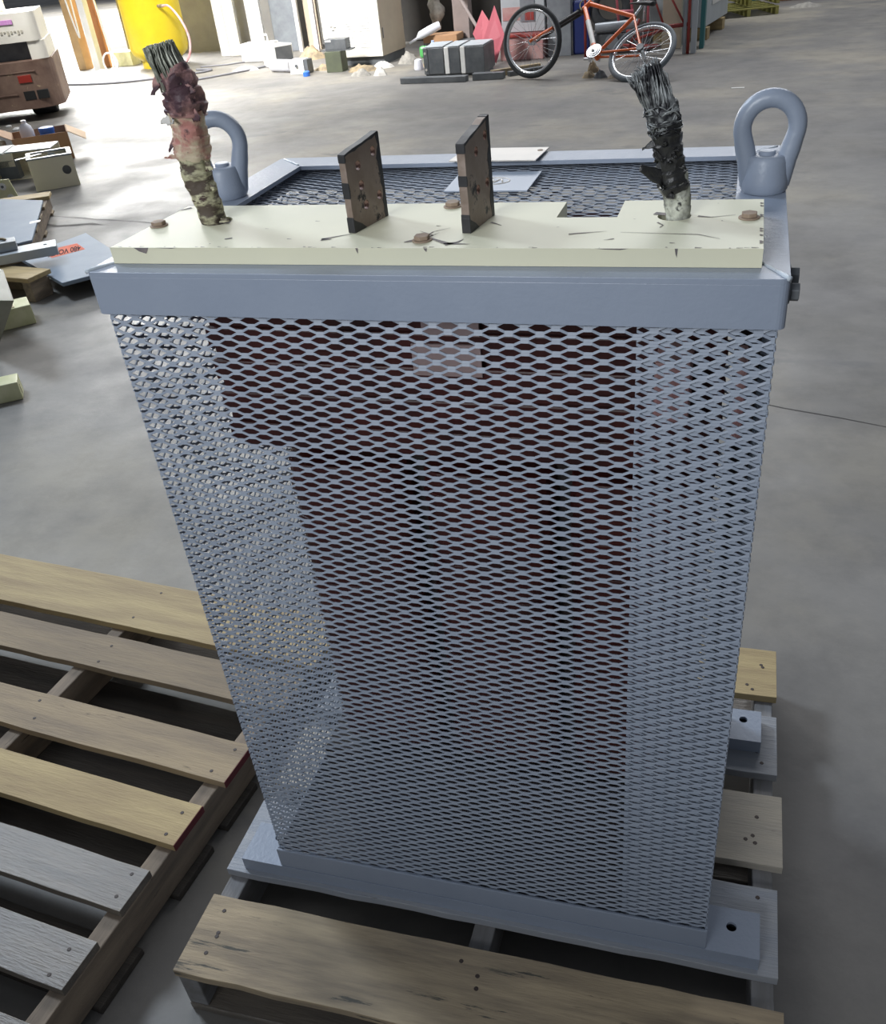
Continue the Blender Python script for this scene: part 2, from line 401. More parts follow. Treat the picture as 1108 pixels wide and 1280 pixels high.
# local frame of the left pallet: +X to the right ends of the planks
pb(.486, .178, 'wood_new', .02, lab='wide light yellow deck board')
pb(.298, .112, 'wood_old', .02)
pb(.078, .108, 'wood_old', 0.008, True, lab='deck board with dark red painted end')
pb(-.092, .101, 'wood_new', -.002, True, lab='light deck board with dark red painted end')
pb(-.250, .092, 'wood_grey', -.012, lab='grey deck board with a wet blue sheen')
pb(-.405, .094, 'wood_grey', -.012, lab='grey deck board with a wet blue sheen')
pb(-.56, .09, 'wood_grey', -.012)
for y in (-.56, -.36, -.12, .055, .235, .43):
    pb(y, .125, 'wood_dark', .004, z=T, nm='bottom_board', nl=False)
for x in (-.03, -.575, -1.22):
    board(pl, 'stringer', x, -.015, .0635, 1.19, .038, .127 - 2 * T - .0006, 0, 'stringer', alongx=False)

# ------------------------------------------------------------------ mesh cabinet
Z0 = .125
cab = thing('reactor_cabinet', (0, .27, Z0), 'tall grey expanded-mesh electrical cabinet with lifting eyes, standing on the right-hand pallet', 'electrical cabinet')
W2 = .3853; CX = .391; CY0 = -.009; CY1 = .540; ZC = 1.2909; ZB = 1.2399
# foot rails with bolt holes
def foot(y0, y1, holes):
    mb = MB()
    mb.prism([(-.469, y0), (.473, y0), (.473, y1), (-.469, y1)], .150, .1560, [circ(x, y, .0085) for x, y in holes])
    mb.box((-.469, y0, Z0), (.473, y0 + .006, .1505)); mb.box((-.469, y1 - .006, Z0), (.473, y1, .1505))
    mb.box((-.469, y0 + .006, Z0), (-.463, y1 - .006, .1505)); mb.box((.467, y0 + .006, Z0), (.473, y1 - .006, .1505))
    mb.mi = 1
    for x, y in holes: mb.cyl((x, y, .1256), (x, y, .1262), .02)
    mb.build('foot_rail', ['paint', 'hole'], cab, bevel=.0015)
foot(-.0075, .077, [(.427, .0425), (-.417, .052)])
foot(.467, .554, [(.437, .525), (-.42, .51)])
# base tray: angle-iron frame and a floor sheet
mb = MB()
tz0, tz1 = .1562, .2040
mb.box((-W2 - .002, -.0062, tz0), (W2 + .002, -.0010, tz1)); mb.box((-W2 - .002, .531, tz0), (W2 + .002, .5365, tz1))
mb.box((-W2 - .002, -.0010, tz0), (-W2 + .003, .531, tz1)); mb.box((W2 - .003, -.0010, tz0), (W2 + .002, .531, tz1))
mb.build('base_tray', 'paint', cab, bevel=.0015)
mb = MB(); mb.box((-W2 + .0035, -.0008, tz0), (W2 - .0035, .5305, tz0 + .004)); mb.build('floor_sheet', 'core', cab, label='tray floor coloured dark for the shade inside the cabinet')  # near-black colour puts the cabinet's inner shade into the sheet
# top collar
mb = MB()
out = [(-CX, CY0), (CX, CY0), (CX, CY1), (-CX, CY1)]
def rr(x0, y0, x1, y1, r, n=5):
    P = []
    for cx, cy, a in ((x1 - r, y0 + r, -90), (x1 - r, y1 - r, 0), (x0 + r, y1 - r, 90), (x0 + r, y0 + r, 180)):
        for k in range(n + 1):
            t = math.radians(a + 90 * k / n); P.append((cx + r * math.cos(t), cy + r * math.sin(t)))
    return P
fw = .058
mb.prism(rr(-CX, CY0, CX, CY1, .009), ZC - .006, ZC, [[(-CX + fw, CY0 + fw), (CX - fw, CY0 + fw), (CX - fw, CY1 - fw), (-CX + fw, CY1 - fw)]])
mb.prism(rr(-CX, CY0, CX, CY1, .009), ZB, ZC - .0058, [rr(-CX + .0045, CY0 + .0045, CX - .0045, CY1 - .0045, .005)])
mb.build('top_collar', 'paint', cab, bevel=.0014)
# bead welds on the two front mitres and rear corners
for sx in (-1, 1):
    mb = MB()
    n = 14; pts = []; rd = []
    for k in range(n + 1):
        t = k / n; pts.append((sx * (CX - .001 - .026 * t), CY0 + .001 + .045 * t, ZC + .0002)); rd.append(.0016 + .0012 * (1 - t) + random.uniform(-.0003, .0004))
    mb.tube(pts, rd, seg=8); mb.build('weld_bead', 'weld', cab, smooth='all')
    mb = MB(); pts = [(sx * (CX - .008 - .045 * k / 10), CY1 - .008 - .045 * k / 10, ZC) for k in range(11)]
    mb.tube(pts, [.0014 + random.uniform(0, .0012) for _ in pts], seg=8); mb.build('weld_bead', 'weld', cab, smooth='all')

# expanded metal
def expanded(name, W, H, O, U, V, parent, lwd=.0341, swd=.0147, w=.0031, t=.0018, th=-16, b_=.26, ph=0, m='mesh', label=None, skip=None):
    O = np.array(O, float); U = np.array(U, float); V = np.array(V, float); N = np.cross(U, V)
    a = swd / 4 - w / 2; L = lwd; bb = b_ * L; th = math.radians(th)
    vp = math.cos(th) * V + math.sin(th) * N; npv = -math.sin(th) * V + math.cos(th) * N
    offs = [vp * (w / 2) + npv * (t / 2), vp * (w / 2) - npv * (t / 2), -vp * (w / 2) - npv * (t / 2), -vp * (w / 2) + npv * (t / 2)]
    verts = []; faces = []
    K = int(H / (swd / 2))
    for k in range(K + 1):
        vk = min(max(k * swd / 2, w), H - w); st = []
        p0 = (0 if k % 2 == 0 else L / 2) + ph
        j = -2
        seq = []
        while p0 + j * L / 2 < W + L:
            c = p0 + j * L / 2; s = 1 if j % 2 == 0 else -1
            seq += [(c - bb / 2, s), (c + bb / 2, s)]; j += 1
        # clip to 0..W
        out = []
        for (u0, s0), (u1, s1) in zip(seq, seq[1:]):
            def at(u): q = (u - u0) / (u1 - u0); return (u, s0 + (s1 - s0) * q)
            if u1 < 0 or u0 > W: continue
            A = at(max(u0, 0)); B = at(min(u1, W))
            if not out: out.append(A)
            out.append(B)
        base = len(verts)
        for u, s in out:
            p = O + U * u + V * (vk + s * a) - N * (s * (w / 2) * math.sin(th))
            verts += [tuple(p + o) for o in offs]
        n = len(out)
        for i in range(n - 1):
            q = base + 4 * i
            for e in range(4):
                f = (e + 1) % 4
                faces.append((q + e, q + f, q + 4 + f, q + 4 + e))
        faces.append((base + 3, base + 2, base + 1, base)); q = base + 4 * (n - 1); faces.append((q, q + 1, q + 2, q + 3))
    me = bpy.data.meshes.new(name); me.from_pydata(verts, [], faces); me.update()
    me.materials.append(M[m])
    bm = bmesh.new(); bm.from_mesh(me); bmesh.ops.recalc_face_normals(bm, faces=list(bm.faces)); bm.to_mesh(me); bm.free()
    return link(name, me, parent, label)
mz0, mz1 = .170, 1.272; MH = mz1 - mz0
expanded('mesh_panel', 2 * W2 - .004, MH, (-W2 + .002, .0015, mz0), (1, 0, 0), (0, 0, 1), cab, label='front mesh panel')
expanded('mesh_panel', W2 - .2465 - .001, MH - .004, (.2465, .0058, mz0 + .0065), (1, 0, 0), (0, 0, 1), cab, ph=.0125, label='overlapping mesh strip behind the right of the front')
expanded('mesh_panel', .528, MH, (-W2 + .0015, .530, mz0), (0, -1, 0), (0, 0, 1), cab, ph=.005, label='left side mesh panel')
expanded('mesh_panel', .528, MH, (W2 - .0015, .002, mz0), (0, 1, 0), (0, 0, 1), cab, ph=.008, label='right side mesh panel')
expanded('mesh_panel', 2 * W2 - .006, MH, (W2 - .003, .5305, mz0), (-1, 0, 0), (0, 0, 1), cab, ph=.01, label='rear mesh panel')
expanded('mesh_panel', 2 * W2 - .03, .515, (-W2 + .015, .010, ZC - .0155), (1, 0, 0), (0, 1, 0), cab, th=-10, ph=.003, w=.0047, t=.0008, label='top mesh panel')
# corner angles behind the mesh
mb = MB(); mb.box((.209 - .07, .025, ZC - .012), (.213, .156, ZC - .0062)); mb.build('cross_plate', 'plate', cab)

# reactor inside
mb = MB(); mb.box((-.338, .13, .985), (.338, .42, 1.235), .006)
for k in range(5): mb.box((-.34, .122, 1.0 + .047 * k), (.34, .132, 1.030 + .047 * k), .003)
yk = mb.build('upper_winding', 'red_coil', cab)
mb = MB()
for x0, x1 in ((-.275, -.085), (-.065, .125), (.148, .334)):
    mb = MB(); mb.prism(rr(x0, .12, x1, .43, .045), .40, .965)
    for k in range(9): mb.prism(rr(x0 - .003, .117, x1 + .003, .433, .047), .425 + k * .06, .452 + k * .06)
    mb.build('coil_winding', 'red_coil', cab, bevel=.003)
mb = MB(); mb.box((-.27, .17, .36), (.33, .40, .98), .004); mb.build('iron_core', 'core', cab)
mb = MB(); mb.box((-.315, .12, .23), (.335, .44, .355), .004); mb.box((-.315, .13, .1602), (-.26, .43, .23)); mb.box((.28, .13, .1602), (.335, .43, .23))
mb.build('lower_yoke', 'core', cab)
mb = MB(); mb.box((.349, .24, .1602), (.380, .46, 1.235), .003); mb.build('barrier_sheet', 'core', cab)
mb = MB(); mb.box((-.047, .1185, 1.115), (.044, .1215, 1.158)); mb.box((-.030, .1175, 1.170), (.044, .1215, 1.190)); mb.build('rating_label', 'coil_label', cab)
mb = MB(); mb.box((.262, .050, 1.10), (.302, .12, 1.175), .004); mb.build('terminal_lug', 'pinkish', cab)
mb = MB(); mb.box((.350, .06, 1.07), (.362, .12, 1.17), .004); mb.build('terminal_lug', 'pinkish', cab)

# insulating board with notch
mb = MB()
BZ = ZC + .0192
poly = [(-.3705, .0215), (.3640, .0215), (.3640, .1945), (.2100, .1945), (.2093, .1297), (.1416, .1297), (.1425, .1925), (-.3625, .1925)]
hl = [circ(-.2835, .1245, .019), circ(.271, .132, .018)]
mb.prism(poly, ZC + .0003, BZ, hl)
mb.mi = 1
z = BZ + .0004
def stroke(pts, w):
    P = [Vector(p) for p in pts]; ws = w if hasattr(w, '__len__') else [w] * len(P)
    for i in range(len(P) - 1):
        t = (P[i + 1] - P[i]).normalized(); n = Vector((-t.y, t.x))
        a, c = P[i], P[i + 1]
        mb.quad((a.x + n.x * ws[i], a.y + n.y * ws[i], z), (a.x - n.x * ws[i], a.y - n.y * ws[i], z), (c.x - n.x * ws[i + 1], c.y - n.y * ws[i + 1], z), (c.x + n.x * ws[i + 1], c.y + n.y * ws[i + 1], z))
stroke([(-.004, .045 + .035), (.008 + .007, .0655), (.012, .058), (.022, .050), (.040, .036), (.066, .0345)], [.0003, .0009, .0014, .002, .0035, .0002])
stroke([(.038, .033), (.050, .040), (.0545, .052)], [.0045, .002, .0002])
stroke([(.020, .075), (.012, .060)], [.0002, .0008])
stroke([(.028, .092), (.012, .078), (.010, .068)], [.0002, .0007, .001])
stroke([(-.002, .046), (-.010, .041)], [.0035, .0015])
stroke([(.0700, .112), (.085, .100)], [.0018, .0004])
stroke([(.004 + .162, .068), (.205, .078)], [.0018, .0002])
stroke([(.22, .074), (.30, .066), (.322, .052)], [.0003, .0008, .0003])
stroke([(-.235, .052), (-.227, .056)], [.0016, .0022])
stroke([(-.150 + .038, .050), (-.100, .0515)], [.0042, .0008]); stroke([(-.112, .051), (-.083, .071)], [.0025, .0004])
stroke([(.206, .048), (.216, .052)], [.0003, .0012])
stroke([(.255, .108), (.262, .098), (.259, .090)], [.0012, .0006, .0006])
stroke([(.296, .130), (.31, .126), (.335, .134)], [.0022, .0008, .0003])
stroke([(.249, .142), (.268, .136)], [.0048, .004])
stroke([(-.33 + .052, .115), (-.262, .118)], [.001, .0055])
for k in range(46):
    x = random.uniform(-.36, .36); y = random.choice([random.uniform(.022, .025), random.uniform(.03, .185)])
    r = random.uniform(.0004, .0012); stroke([(x, y), (x + random.uniform(.001, .007), y + random.uniform(-.001, .001))], [r, r * .4])
for k in range(9):
    y = random.uniform(.03, .19); stroke([(.3625, y), (.3605, y + .004)], [.0022, .0008])
stroke([(-.366, .17), (-.352, .183)], [.001, .004])
# chips on the front edge
zf = .0211
for (x, w_, h) in ((-.338, .020, .007), (.018, .004, .004), (-.06, .003, .006), (.28, .003, .009), (-.31, .03, .001), (.20, .035, .0015)):
    mb.quad((x, zf, BZ), (x + w_, zf, BZ), (x + w_ * .75, zf, BZ - h), (x + w_ * .3, zf, BZ - h * .6))
for (cx_, cy_, rx_) in ((-.2835, .1245, .0195), (.271, .132, .0185)):
    mb.lathe([(rx_, 0), (rx_, .0003)], (cx_, cy_, ZC + .0006), seg=20)
tb = mb.build('terminal_board', ['board', 'boardmark'], cab, label='pale cream insulating board with dark scratches', bevel=.0012)
def hexbolt(x, y, z, r=.009, h=.006, m='rust', parent=None, axis='z'):
    mb = MB()
    c = MB
    mb.cyl((x, y, z), (x, y, z + .0015), r * 1.25, seg=24)
    mb.cyl((x, y, z + .0015), (x, y, z + h), r, seg=6)
    return mb.build('bolt', m, parent, label='rusty hexagon bolt head' if m == 'rust' else None, bevel=.0008)
for x, y in ((.349, .123), (-.3545, .106), (.0085, .0475), (.0065, .1775)):
    hexbolt(x, y, BZ, parent=tb)
# bolts through the right side of the collar
for y, z in ((.052, 1.2725), (.020, 1.268)):
    mb = MB(); mb.cyl((CX, y, z), (CX + .002, y, z), .0115, seg=24); mb.cyl((CX + .002, y, z), (CX + .0105, y, z), .0092, seg=6)
    mb.build('side_bolt', 'dsteel', cab, bevel=.0008)

# lifting eyes
def eye(cx, cy, rot, lab):
    mb = MB(); P = []; R = []
    Rl = .0310; cz = 1.363
    pts = []
    for k in range(25):
        a = math.radians(-18 + 216 * k / 24); pts.append((Rl * math.cos(a), cz + Rl * 1.02 * math.sin(a)))
    p0 = pts[0]; p1 = pts[-1]
    leg = [(.0170, 1.299), (.0195, 1.312), (.0230, 1.328), (.0262, 1.340)]
    pts = leg + pts + [(-x, z) for x, z in leg[::-1]]
    n = len(pts)
    for i, (x, z) in enumerate(pts):
        P.append((x, 0, z)); d = min(i, n - 1 - i); R.append(.0122 if d < 2 else .0116 if d < 4 else .0106)
    mb.tube(P, R, seg=18, up=(0, 1, 0))
    mb.lathe([(.0255, 0), (.0275, .003), (.0275, .012), (.0245, .034), (.0225, .0405), (.0205, .0420)], (0, 0, 1.2912), seg=36)
    mb.lathe([(.0100, 0), (.0100, .003), (.0088, .0042)], (0, 0, 1.3332), seg=24)
    mb.bm.transform(Matrix.Translation((cx, cy, 0)) @ Matrix.Rotation(rot, 4, 'Z'))
    mb.build('lifting_eye', 'paint', cab, label=lab, smooth=True)
eye(.3650, .303, math.radians(2), 'right grey lifting eye')
eye(-.3680, .3095, math.radians(20), 'left grey lifting eye')

# bus bars
def bus(x0, y0, x1, y1, hf, hb, th, holes, lab):
    """vertical copper plate from (x0,y0) to (x1,y1); face towards +X"""
    d = Vector((x1 - x0, y1 - y0, 0)); L = d.length; d.normalize(); n = Vector((d.y, -d.x, 0))
    mx = Matrix(((d.x, 0, n.x, x0), (d.y, 0, n.y, y0), (0, 1, 0, 0), (0, 0, 0, 1)))
    mb = MB(); rs = random.Random(x0)
    poly = [(0, BZ - .03), (L, BZ - .03)] + [(L + rs.uniform(-.0008, .0008), BZ + (hb - BZ) * k / 6) for k in range(1, 6)] + [(L, hb), (L * .8, hb - (hb - hf) * .2 + rs.uniform(-.001, .002)), (L * .5, (hf + hb) / 2), (L * .25, hf + (hb - hf) * .25 + .001), (0, hf)] + \
        [(rs.uniform(-.0006, .0006), BZ + (hf - BZ) * k / 6) for k in range(5, 0, -1)]
    mb.prism(poly, -th, 0, [circ(u * L, v, .0052, 16) for u, v in holes], mx=mx)
    mb.mi = 1
    nn = 14; H_ = hb - BZ
    inner = [(L - .003 - .0075 * (.5 + noise.noise(Vector((k * .55, x0 * 40, 0)))), BZ + H_ * k / nn) for k in range(nn, -1, -1)]
    mb.prism([(L + .0007, BZ), (L + .0007, hb)] + inner, -th - .0003, .0004, mx=mx)
    top = [(L * k / 10, hf + (hb - hf) * k / 10 - .0012 - .0018 * (.5 + noise.noise(Vector((k * .7, x0 * 30, 3))))) for k in range(10, -1, -1)]
    mb.prism([(-.0005, hf + .0008), (L * .25, hf + (hb - hf) * .25 + .0014), (L * .5, (hf + hb) / 2 + .0006), (L, hb + .0009)] + top, -th - .0003, .0004, mx=mx)
    for (q0, q1) in ((.0, .17 + rs.random() * .1), (.42 + rs.random() * .15, .66), (.9, 1.0)):
        za = BZ + (hf - BZ) * q0; zb_ = BZ + (hf - BZ) * q1
        mb.prism([(-.0007, za), (.0014, za + .001), (.0022, (za + zb_) / 2), (.001, zb_ - .001), (-.0007, zb_)], -th - .0003, .0004, mx=mx)
    mb.prism([(-.0008, BZ), (L * .35, BZ), (L * .22, BZ + .007), (.004, BZ + .013), (-.0008, BZ + .016)], -th - .0005, .0005, mx=mx)
    o = mb.build('bus_bar', ['copper', 'black'], cab, label=lab, bevel=.0007)
    for u, v in holes:
        r = MB(); r.cyl(mx @ Vector((u * L, v, -th + .0004)), mx @ Vector((u * L, v, -.0004)), .0051, seg=16, caps=False); r.build('hole_rim', 'pinkcu', o, smooth=True)
bus(-.0795, .0735, -.0640, .1425, 1.3935, 1.404, .0085, [(.34, 1.378), (.36, 1.3565), (.42, 1.334), (.80, 1.386), (.83, 1.3375)], 'left oxidised copper bus bar')
bus(.0570, .0722, .0668, .1415, 1.4015, 1.4170, .0095, [(.44, 1.388), (.42, 1.349), (.82, 1.399), (.80, 1.350), (.95, 1.372)], 'right oxidised copper bus bar, the taller one')

# cut cable stubs
def lerp_path(pts, n):
    P = [Vector(p[:3]) for p in pts]; R = [p[3] for p in pts]; out = []; rad = []
    for i in range(n + 1):
        t = i / n * (len(P) - 1); k = min(int(t), len(P) - 2); f = t - k
        p0 = P[max(k - 1, 0)]; p1 = P[k]; p2 = P[k + 1]; p3 = P[min(k + 2, len(P) - 1)]
        out.append(.5 * ((2 * p1) + (p2 - p0) * f + (2 * p0 - 5 * p1 + 4 * p2 - p3) * f * f + (3 * p1 - p0 - 3 * p2 + p3) * f ** 3))
        rad.append(R[k] + (R[k + 1] - R[k]) * f)
    return out, rad
def wrap(name, pts, m, parent, amp=.0016, folds=9, seed=0, label=None, n=46, seg=34):
    P, R = lerp_path(pts, n); mb = MB(); rs = random.Random(seed)
    mb.tube(P, R, seg=seg)
    ph = rs.random() * 6
    mb.bm.verts.ensure_lookup_table()
    for i in range(n + 1):
        c = P[i]
        for k in range(seg):
            v = mb.bm.verts[i * seg + k]; d = (v.co - c)
            a = 2 * PI * k / seg
            saw = ((i / n * folds + k / seg + ph) % 1.0)
            q = noise.noise(Vector((v.co.x * 95 + seed, v.co.y * 95, v.co.z * 60))) * amp * 1.5 + (saw - .5) * amp + noise.noise(v.co * 260) * amp * .5
            v.co += d.normalized() * q
    return mb.build(name, m, parent, label=label, smooth=True)
def flap(parent, base, d, wdir, L, W, m, seed, curl=.5, lab=None, name='torn_flap'):
    rs = random.Random(seed); mb = MB(); n = 6; k = 5
    base = Vector(base); d = Vector(d).normalized(); wd = Vector(wdir).normalized(); nn = d.cross(wd).normalized()
    G = []
    for i in range(n + 1):
        t = i / n; row = []
        wid = W * (1 - t * .75) * rs.uniform(.75, 1.1)
        for j in range(k + 1):
            s = j / k - .5
            p = base + d * (L * t) + wd * (wid * s + rs.uniform(-.001, .001)) + nn * (curl * L * t * t + rs.uniform(-.0012, .0012))
            row.append(p)
        G.append(row)
    th = .0007
    top = [[mb.bm.verts.new(p + nn * th) for p in r] for r in G]; bot = [[mb.bm.verts.new(p - nn * th) for p in r] for r in G]
    for i in range(n):
        for j in range(k):
            mb.bm.faces.new((top[i][j], top[i][j + 1], top[i + 1][j + 1], top[i + 1][j])); mb.bm.faces.new((bot[i][j], bot[i + 1][j], bot[i + 1][j + 1], bot[i][j + 1]))
    rim = [(i, 0) for i in range(n + 1)] + [(n, j) for j in range(1, k + 1)] + [(i, k) for i in range(n - 1, -1, -1)] + [(0, j) for j in range(k - 1, 0, -1)]
    for a, c in zip(rim, rim[1:] + rim[:1]):
        mb.bm.faces.new((top[a[0]][a[1]], top[c[0]][c[1]], bot[c[0]][c[1]], bot[a[0]][a[1]]))
    return mb.build(name, m, parent, smooth='all', label=lab)
Y = .124
lp = [(-.2800, Y, 1.288, .0150), (-.2882, Y, 1.3099, .0152), (-.2912, Y, 1.3407, .0168), (-.2962, Y, 1.3688, .0182), (-.2945, Y, 1.3960, .0192)]
stub = wrap('cable_stub', lp, 'tape_old', cab, seed=1, folds=7, label='left cut cable stub in mottled brown, pink and maroon wrapping')
lp2 = [(-.2953, Y, 1.385, .0196), (-.2935, Y, 1.396, .0205), (-.2920, Y, 1.410, .0205), (-.2905, Y, 1.4224, .0200), (-.2895, Y, 1.438, .0212)]
wrap('pink_wrap', lp2, 'tape_pink', stub, amp=.0020, seed=4, folds=5, n=30)
lp3 = [(-.2898, Y, 1.433, .0222), (-.2885, Y, 1.444, .0228), (-.2885, Y, 1.4560, .0212), (-.2915, Y, 1.468, .0212), (-.2965, Y, 1.480, .0180)]
wrap('maroon_wrap', lp3, 'tape_maroon', stub, amp=.0034, seed=9, folds=4, n=30)
def strands(parent, path, rad, n, m, r=.0008, seed=0, flare=1.25, jit=.003, twist=.6, cut=.012, label=None):
    rs = random.Random(seed); mb = MB(); P, R = lerp_path(path, 12)
    for q in range(n):
        a0 = rs.uniform(0, 2 * PI); rr_ = math.sqrt(rs.random()); pts = []
        endi = rs.uniform(.78, 1.0) * 12
        for i in range(0, 13, 2):
            if i > endi: i2 = endi
            else: i2 = i
            k = min(int(i2), 11); f = i2 - k; c = P[k].lerp(P[k + 1], f); t = (P[k + 1] - P[k]).normalized()
            u = Vector((0, 1, 0)); u = (u - t * u.dot(t)).normalized(); w = t.cross(u)
            a = a0 + twist * i2 / 12; rad_ = R[k] * rr_ * (1 + (flare - 1) * i2 / 12)
            pts.append(c + (u * math.cos(a) + w * math.sin(a)) * rad_ + Vector([rs.uniform(-jit, jit) * .4 for _ in range(3)]))
            if i > endi: break
        mb.tube(pts, r * rs.uniform(.7, 1.3), seg=5)
    o = mb.build('wire_strands', m, parent, label=label, smooth='all'); o['kind'] = 'stuff'; return o
strands(stub, [(-.2925, Y, 1.462, .0195), (-.2975, Y, 1.478, .0188), (-.3025, Y, 1.492, .0180), (-.3045, Y, 1.499, .0172), (-.3060, Y, 1.507, .0165)], None, 260, 'wire', r=.0010, seed=3, flare=1.08, jit=.002, twist=.3)
tz = Vector((0, 0, 1))
flap(stub, (-.275, Y - .012, 1.436), (1, -.35, -.45), (0, .3, 1), .017, .019, 'tape_maroon', 2, .3)
flap(stub, (-.305, Y - .012, 1.430), (-1, -.3, -.1), (0, .3, 1), .014, .014, 'cloth_w', 3, .35)
flap(stub, (-.300, Y - .016, 1.434), (.7, -.7, -.35), (.3, 0, 1), .018, .007, 'cloth_w', 30, .3)
flap(stub, (-.309, Y - .010, 1.406), (-.8, -.5, -.9), (0, .3, 1), .014, .013, 'tape_maroon', 5, .3)
flap(stub, (-.311, Y - .012, 1.3895), (-1, -.4, -.05), (0, .2, 1), .014, .006, 'tape_pink', 6, .2)
flap(stub, (-.277, Y - .008, 1.378), (1, -.2, -.3), (0, .2, 1), .013, .014, 'tape_old', 7, .2)
flap(stub, (-.277, Y - .010, 1.462), (1, -.5, -.3), (0, .2, 1), .010, .016, 'tape_maroon', 8, -.5)
flap(stub, (-.307, Y - .010, 1.475), (-.4, -.5, -1), (1, .2, 0), .022, .014, 'tape_maroon', 12, .2)
flap(stub, (-.278, Y - .006, 1.312), (1, -.1, .12), (0, .4, 1), .016, .008, 'tape_old', 11, -.1)
flap(stub, (-.278, Y - .006, 1.352), (1, -.2, -.2), (0, .2, 1), .008, .010, 'tape_old', 13, .1)

Y = .1305
rp = [(.2775, Y, 1.288, .0125), (.2752, Y, 1.3099, .0128), (.2735, Y, 1.325, .0140), (.2710, Y, 1.3400, .0145), (.2675, Y, 1.352, .0150)]
stub2 = wrap('cable_stub', rp, 'tape_grey', cab, seed=21, folds=5, amp=.0009, label='right cut cable stub wrapped in torn black tape with frayed wires')
rp2 = [(.2710, Y, 1.337, .0158), (.2665, Y, 1.352, .0165), (.2630, Y, 1.3687, .0152), (.2605, Y, 1.384, .0156), (.2585, Y, 1.397, .0165), (.2570, Y, 1.408, .0160)]
wrap('black_tape', rp2, 'tape_dark', stub2, amp=.0022, seed=23, folds=6)
core = wrap('cable_core', [(.2560, Y, 1.400, .0150), (.2540, Y, 1.4155, .0158), (.2480, Y, 1.430, .0130), (.2420, Y, 1.4420, .0128), (.2350, Y, 1.4530, .0120)], 'wire_dark', stub2, amp=.002, seed=25, folds=3, n=24)
strands(stub2, [(.2570, Y, 1.398, .0165), (.2545, Y, 1.4155, .0158), (.2470, Y, 1.432, .0142), (.2400, Y, 1.446, .0150), (.2320, Y, 1.459, .0155)], None, 230, 'wire_dark', r=.0008, seed=8, flare=1.1, jit=.005, twist=1.2)
# tangled collar of wire
mb = MB(); rs = random.Random(5)
for q in range(34):
    zc_ = 1.4085 + rs.uniform(-.010, .013); cx_ = .2555 - (zc_ - 1.408) * .25; a0 = rs.uniform(0, 6.3); sp = rs.uniform(1.2, 3.2); tl = rs.uniform(-.006, .006); R0 = rs.uniform(.0155, .0185)
    mb.tube([(cx_ + R0 * math.cos(a0 + sp * i / 9), Y + R0 * math.sin(a0 + sp * i / 9), zc_ + tl * math.sin(i * .8) + tl * .5 * i / 9) for i in range(10)], .0007, seg=5)
o = mb.build('wire_tangle', 'wire_dark', stub2, smooth='all'); o['kind'] = 'stuff'
flap(stub2, (.2530, Y - .010, 1.389), (-1, -.3, -.35), (0, .2, 1), .018, .011, 'tape_dark', 31, .25)
flap(stub2, (.2600, Y - .012, 1.352), (-1, -.35, .55), (.3, .2, 1), .032, .022, 'tape_dark', 32, -.2)
flap(stub2, (.2580, Y - .012, 1.370), (-.5, -.5, .7), (1, .1, .3), .016, .010, 'tape_dark', 33, .3)
flap(stub2, (.2780, Y - .008, 1.345), (1, -.3, .2), (0, .3, 1), .010, .007, 'tape_dark', 34, .5)
flap(stub2, (.2630, Y - .012, 1.338), (1, -.8, -.2), (0, .3, 1), .012, .012, 'tape_dark', 35, .1)
for k in range(12):
    a = random.uniform(PI, 2 * PI); zz = random.uniform(1.34, 1.40); cxk = .2715 - (zz - 1.34) * .22
    flap(stub2, (cxk + .0155 * math.cos(a), Y + .0155 * math.sin(a), zz), (math.cos(a), math.sin(a), random.uniform(-.5, .8)), (-math.sin(a), math.cos(a), .6), .006, .006, 'tape_dark', 100 + k, random.uniform(-.5, .5))

# plates on the rear rail and on the top mesh
mb = MB(); mx = Matrix.Translation((-.0155, .509, ZC + .004)) @ Matrix.Rotation(math.radians(-2.5), 4, 'Z') @ Matrix.Rotation(math.radians(-1), 4, 'X')
mb.prism([(-.0665, -.043), (.0665, -.043), (.0665, .043), (-.0665, .043)], -.0008, .0008, [circ(.058, .020, .003, 12)], mx=mx)
op = mb.build('cover_plate', 'alu', cab, label='loose bare aluminium plate on the rear rail')
mb = MB(); mb.cyl(mx @ Vector((.058, .020, -.0005)), mx @ Vector((.058, .020, .0016)), .0042, seg=12); mb.build('rivet', 'rust', op)
mb = MB(); mb.prism([(-.0600, .357), (.0590, .354), (.0590, .458), (-.0640, .458)], ZC - .0105, ZC - .0088)
np_ = mb.build('logo_plate', 'plate', cab, label='grey plate with an embossed oval maker mark')
mb = MB(); cx_, cy_, zz = .002, .405, ZC - .0086
mb.tube([(cx_ + .021 * math.cos(2 * PI * k / 32), cy_ + .018 * math.sin(2 * PI * k / 32), zz) for k in range(32)], .0008, seg=6, closed=True)
for dx in (-.0065, .0065):
    mb.tube([(cx_ + dx - .006, cy_ - .008, zz), (cx_ + dx - .002, cy_ + .007, zz), (cx_ + dx + .002, cy_ + .007, zz), (cx_ + dx + .006, cy_ - .008, zz)], .0013, seg=6)
mb.build('embossed_mark', 'alu', np_, smooth='all')

# ------------------------------------------------------------------ things left of the cabinet
def oriented(ax, ay, bx, by):
    """matrix with X axis along (a->b) in plan, origin at a"""
    d = Vector((bx - ax, by - ay, 0)).normalized(); n = Vector((-d.y, d.x, 0))
    return Matrix(((d.x, n.x, 0, ax), (d.y, n.y, 0, ay), (0, 0, 1, 0), (0, 0, 0, 1)))
def boxes(name, m, parent, items, **k):
    mb = MB()
    for it in items: mb.box(*it)
    return mb.build(name, m, parent, **k)

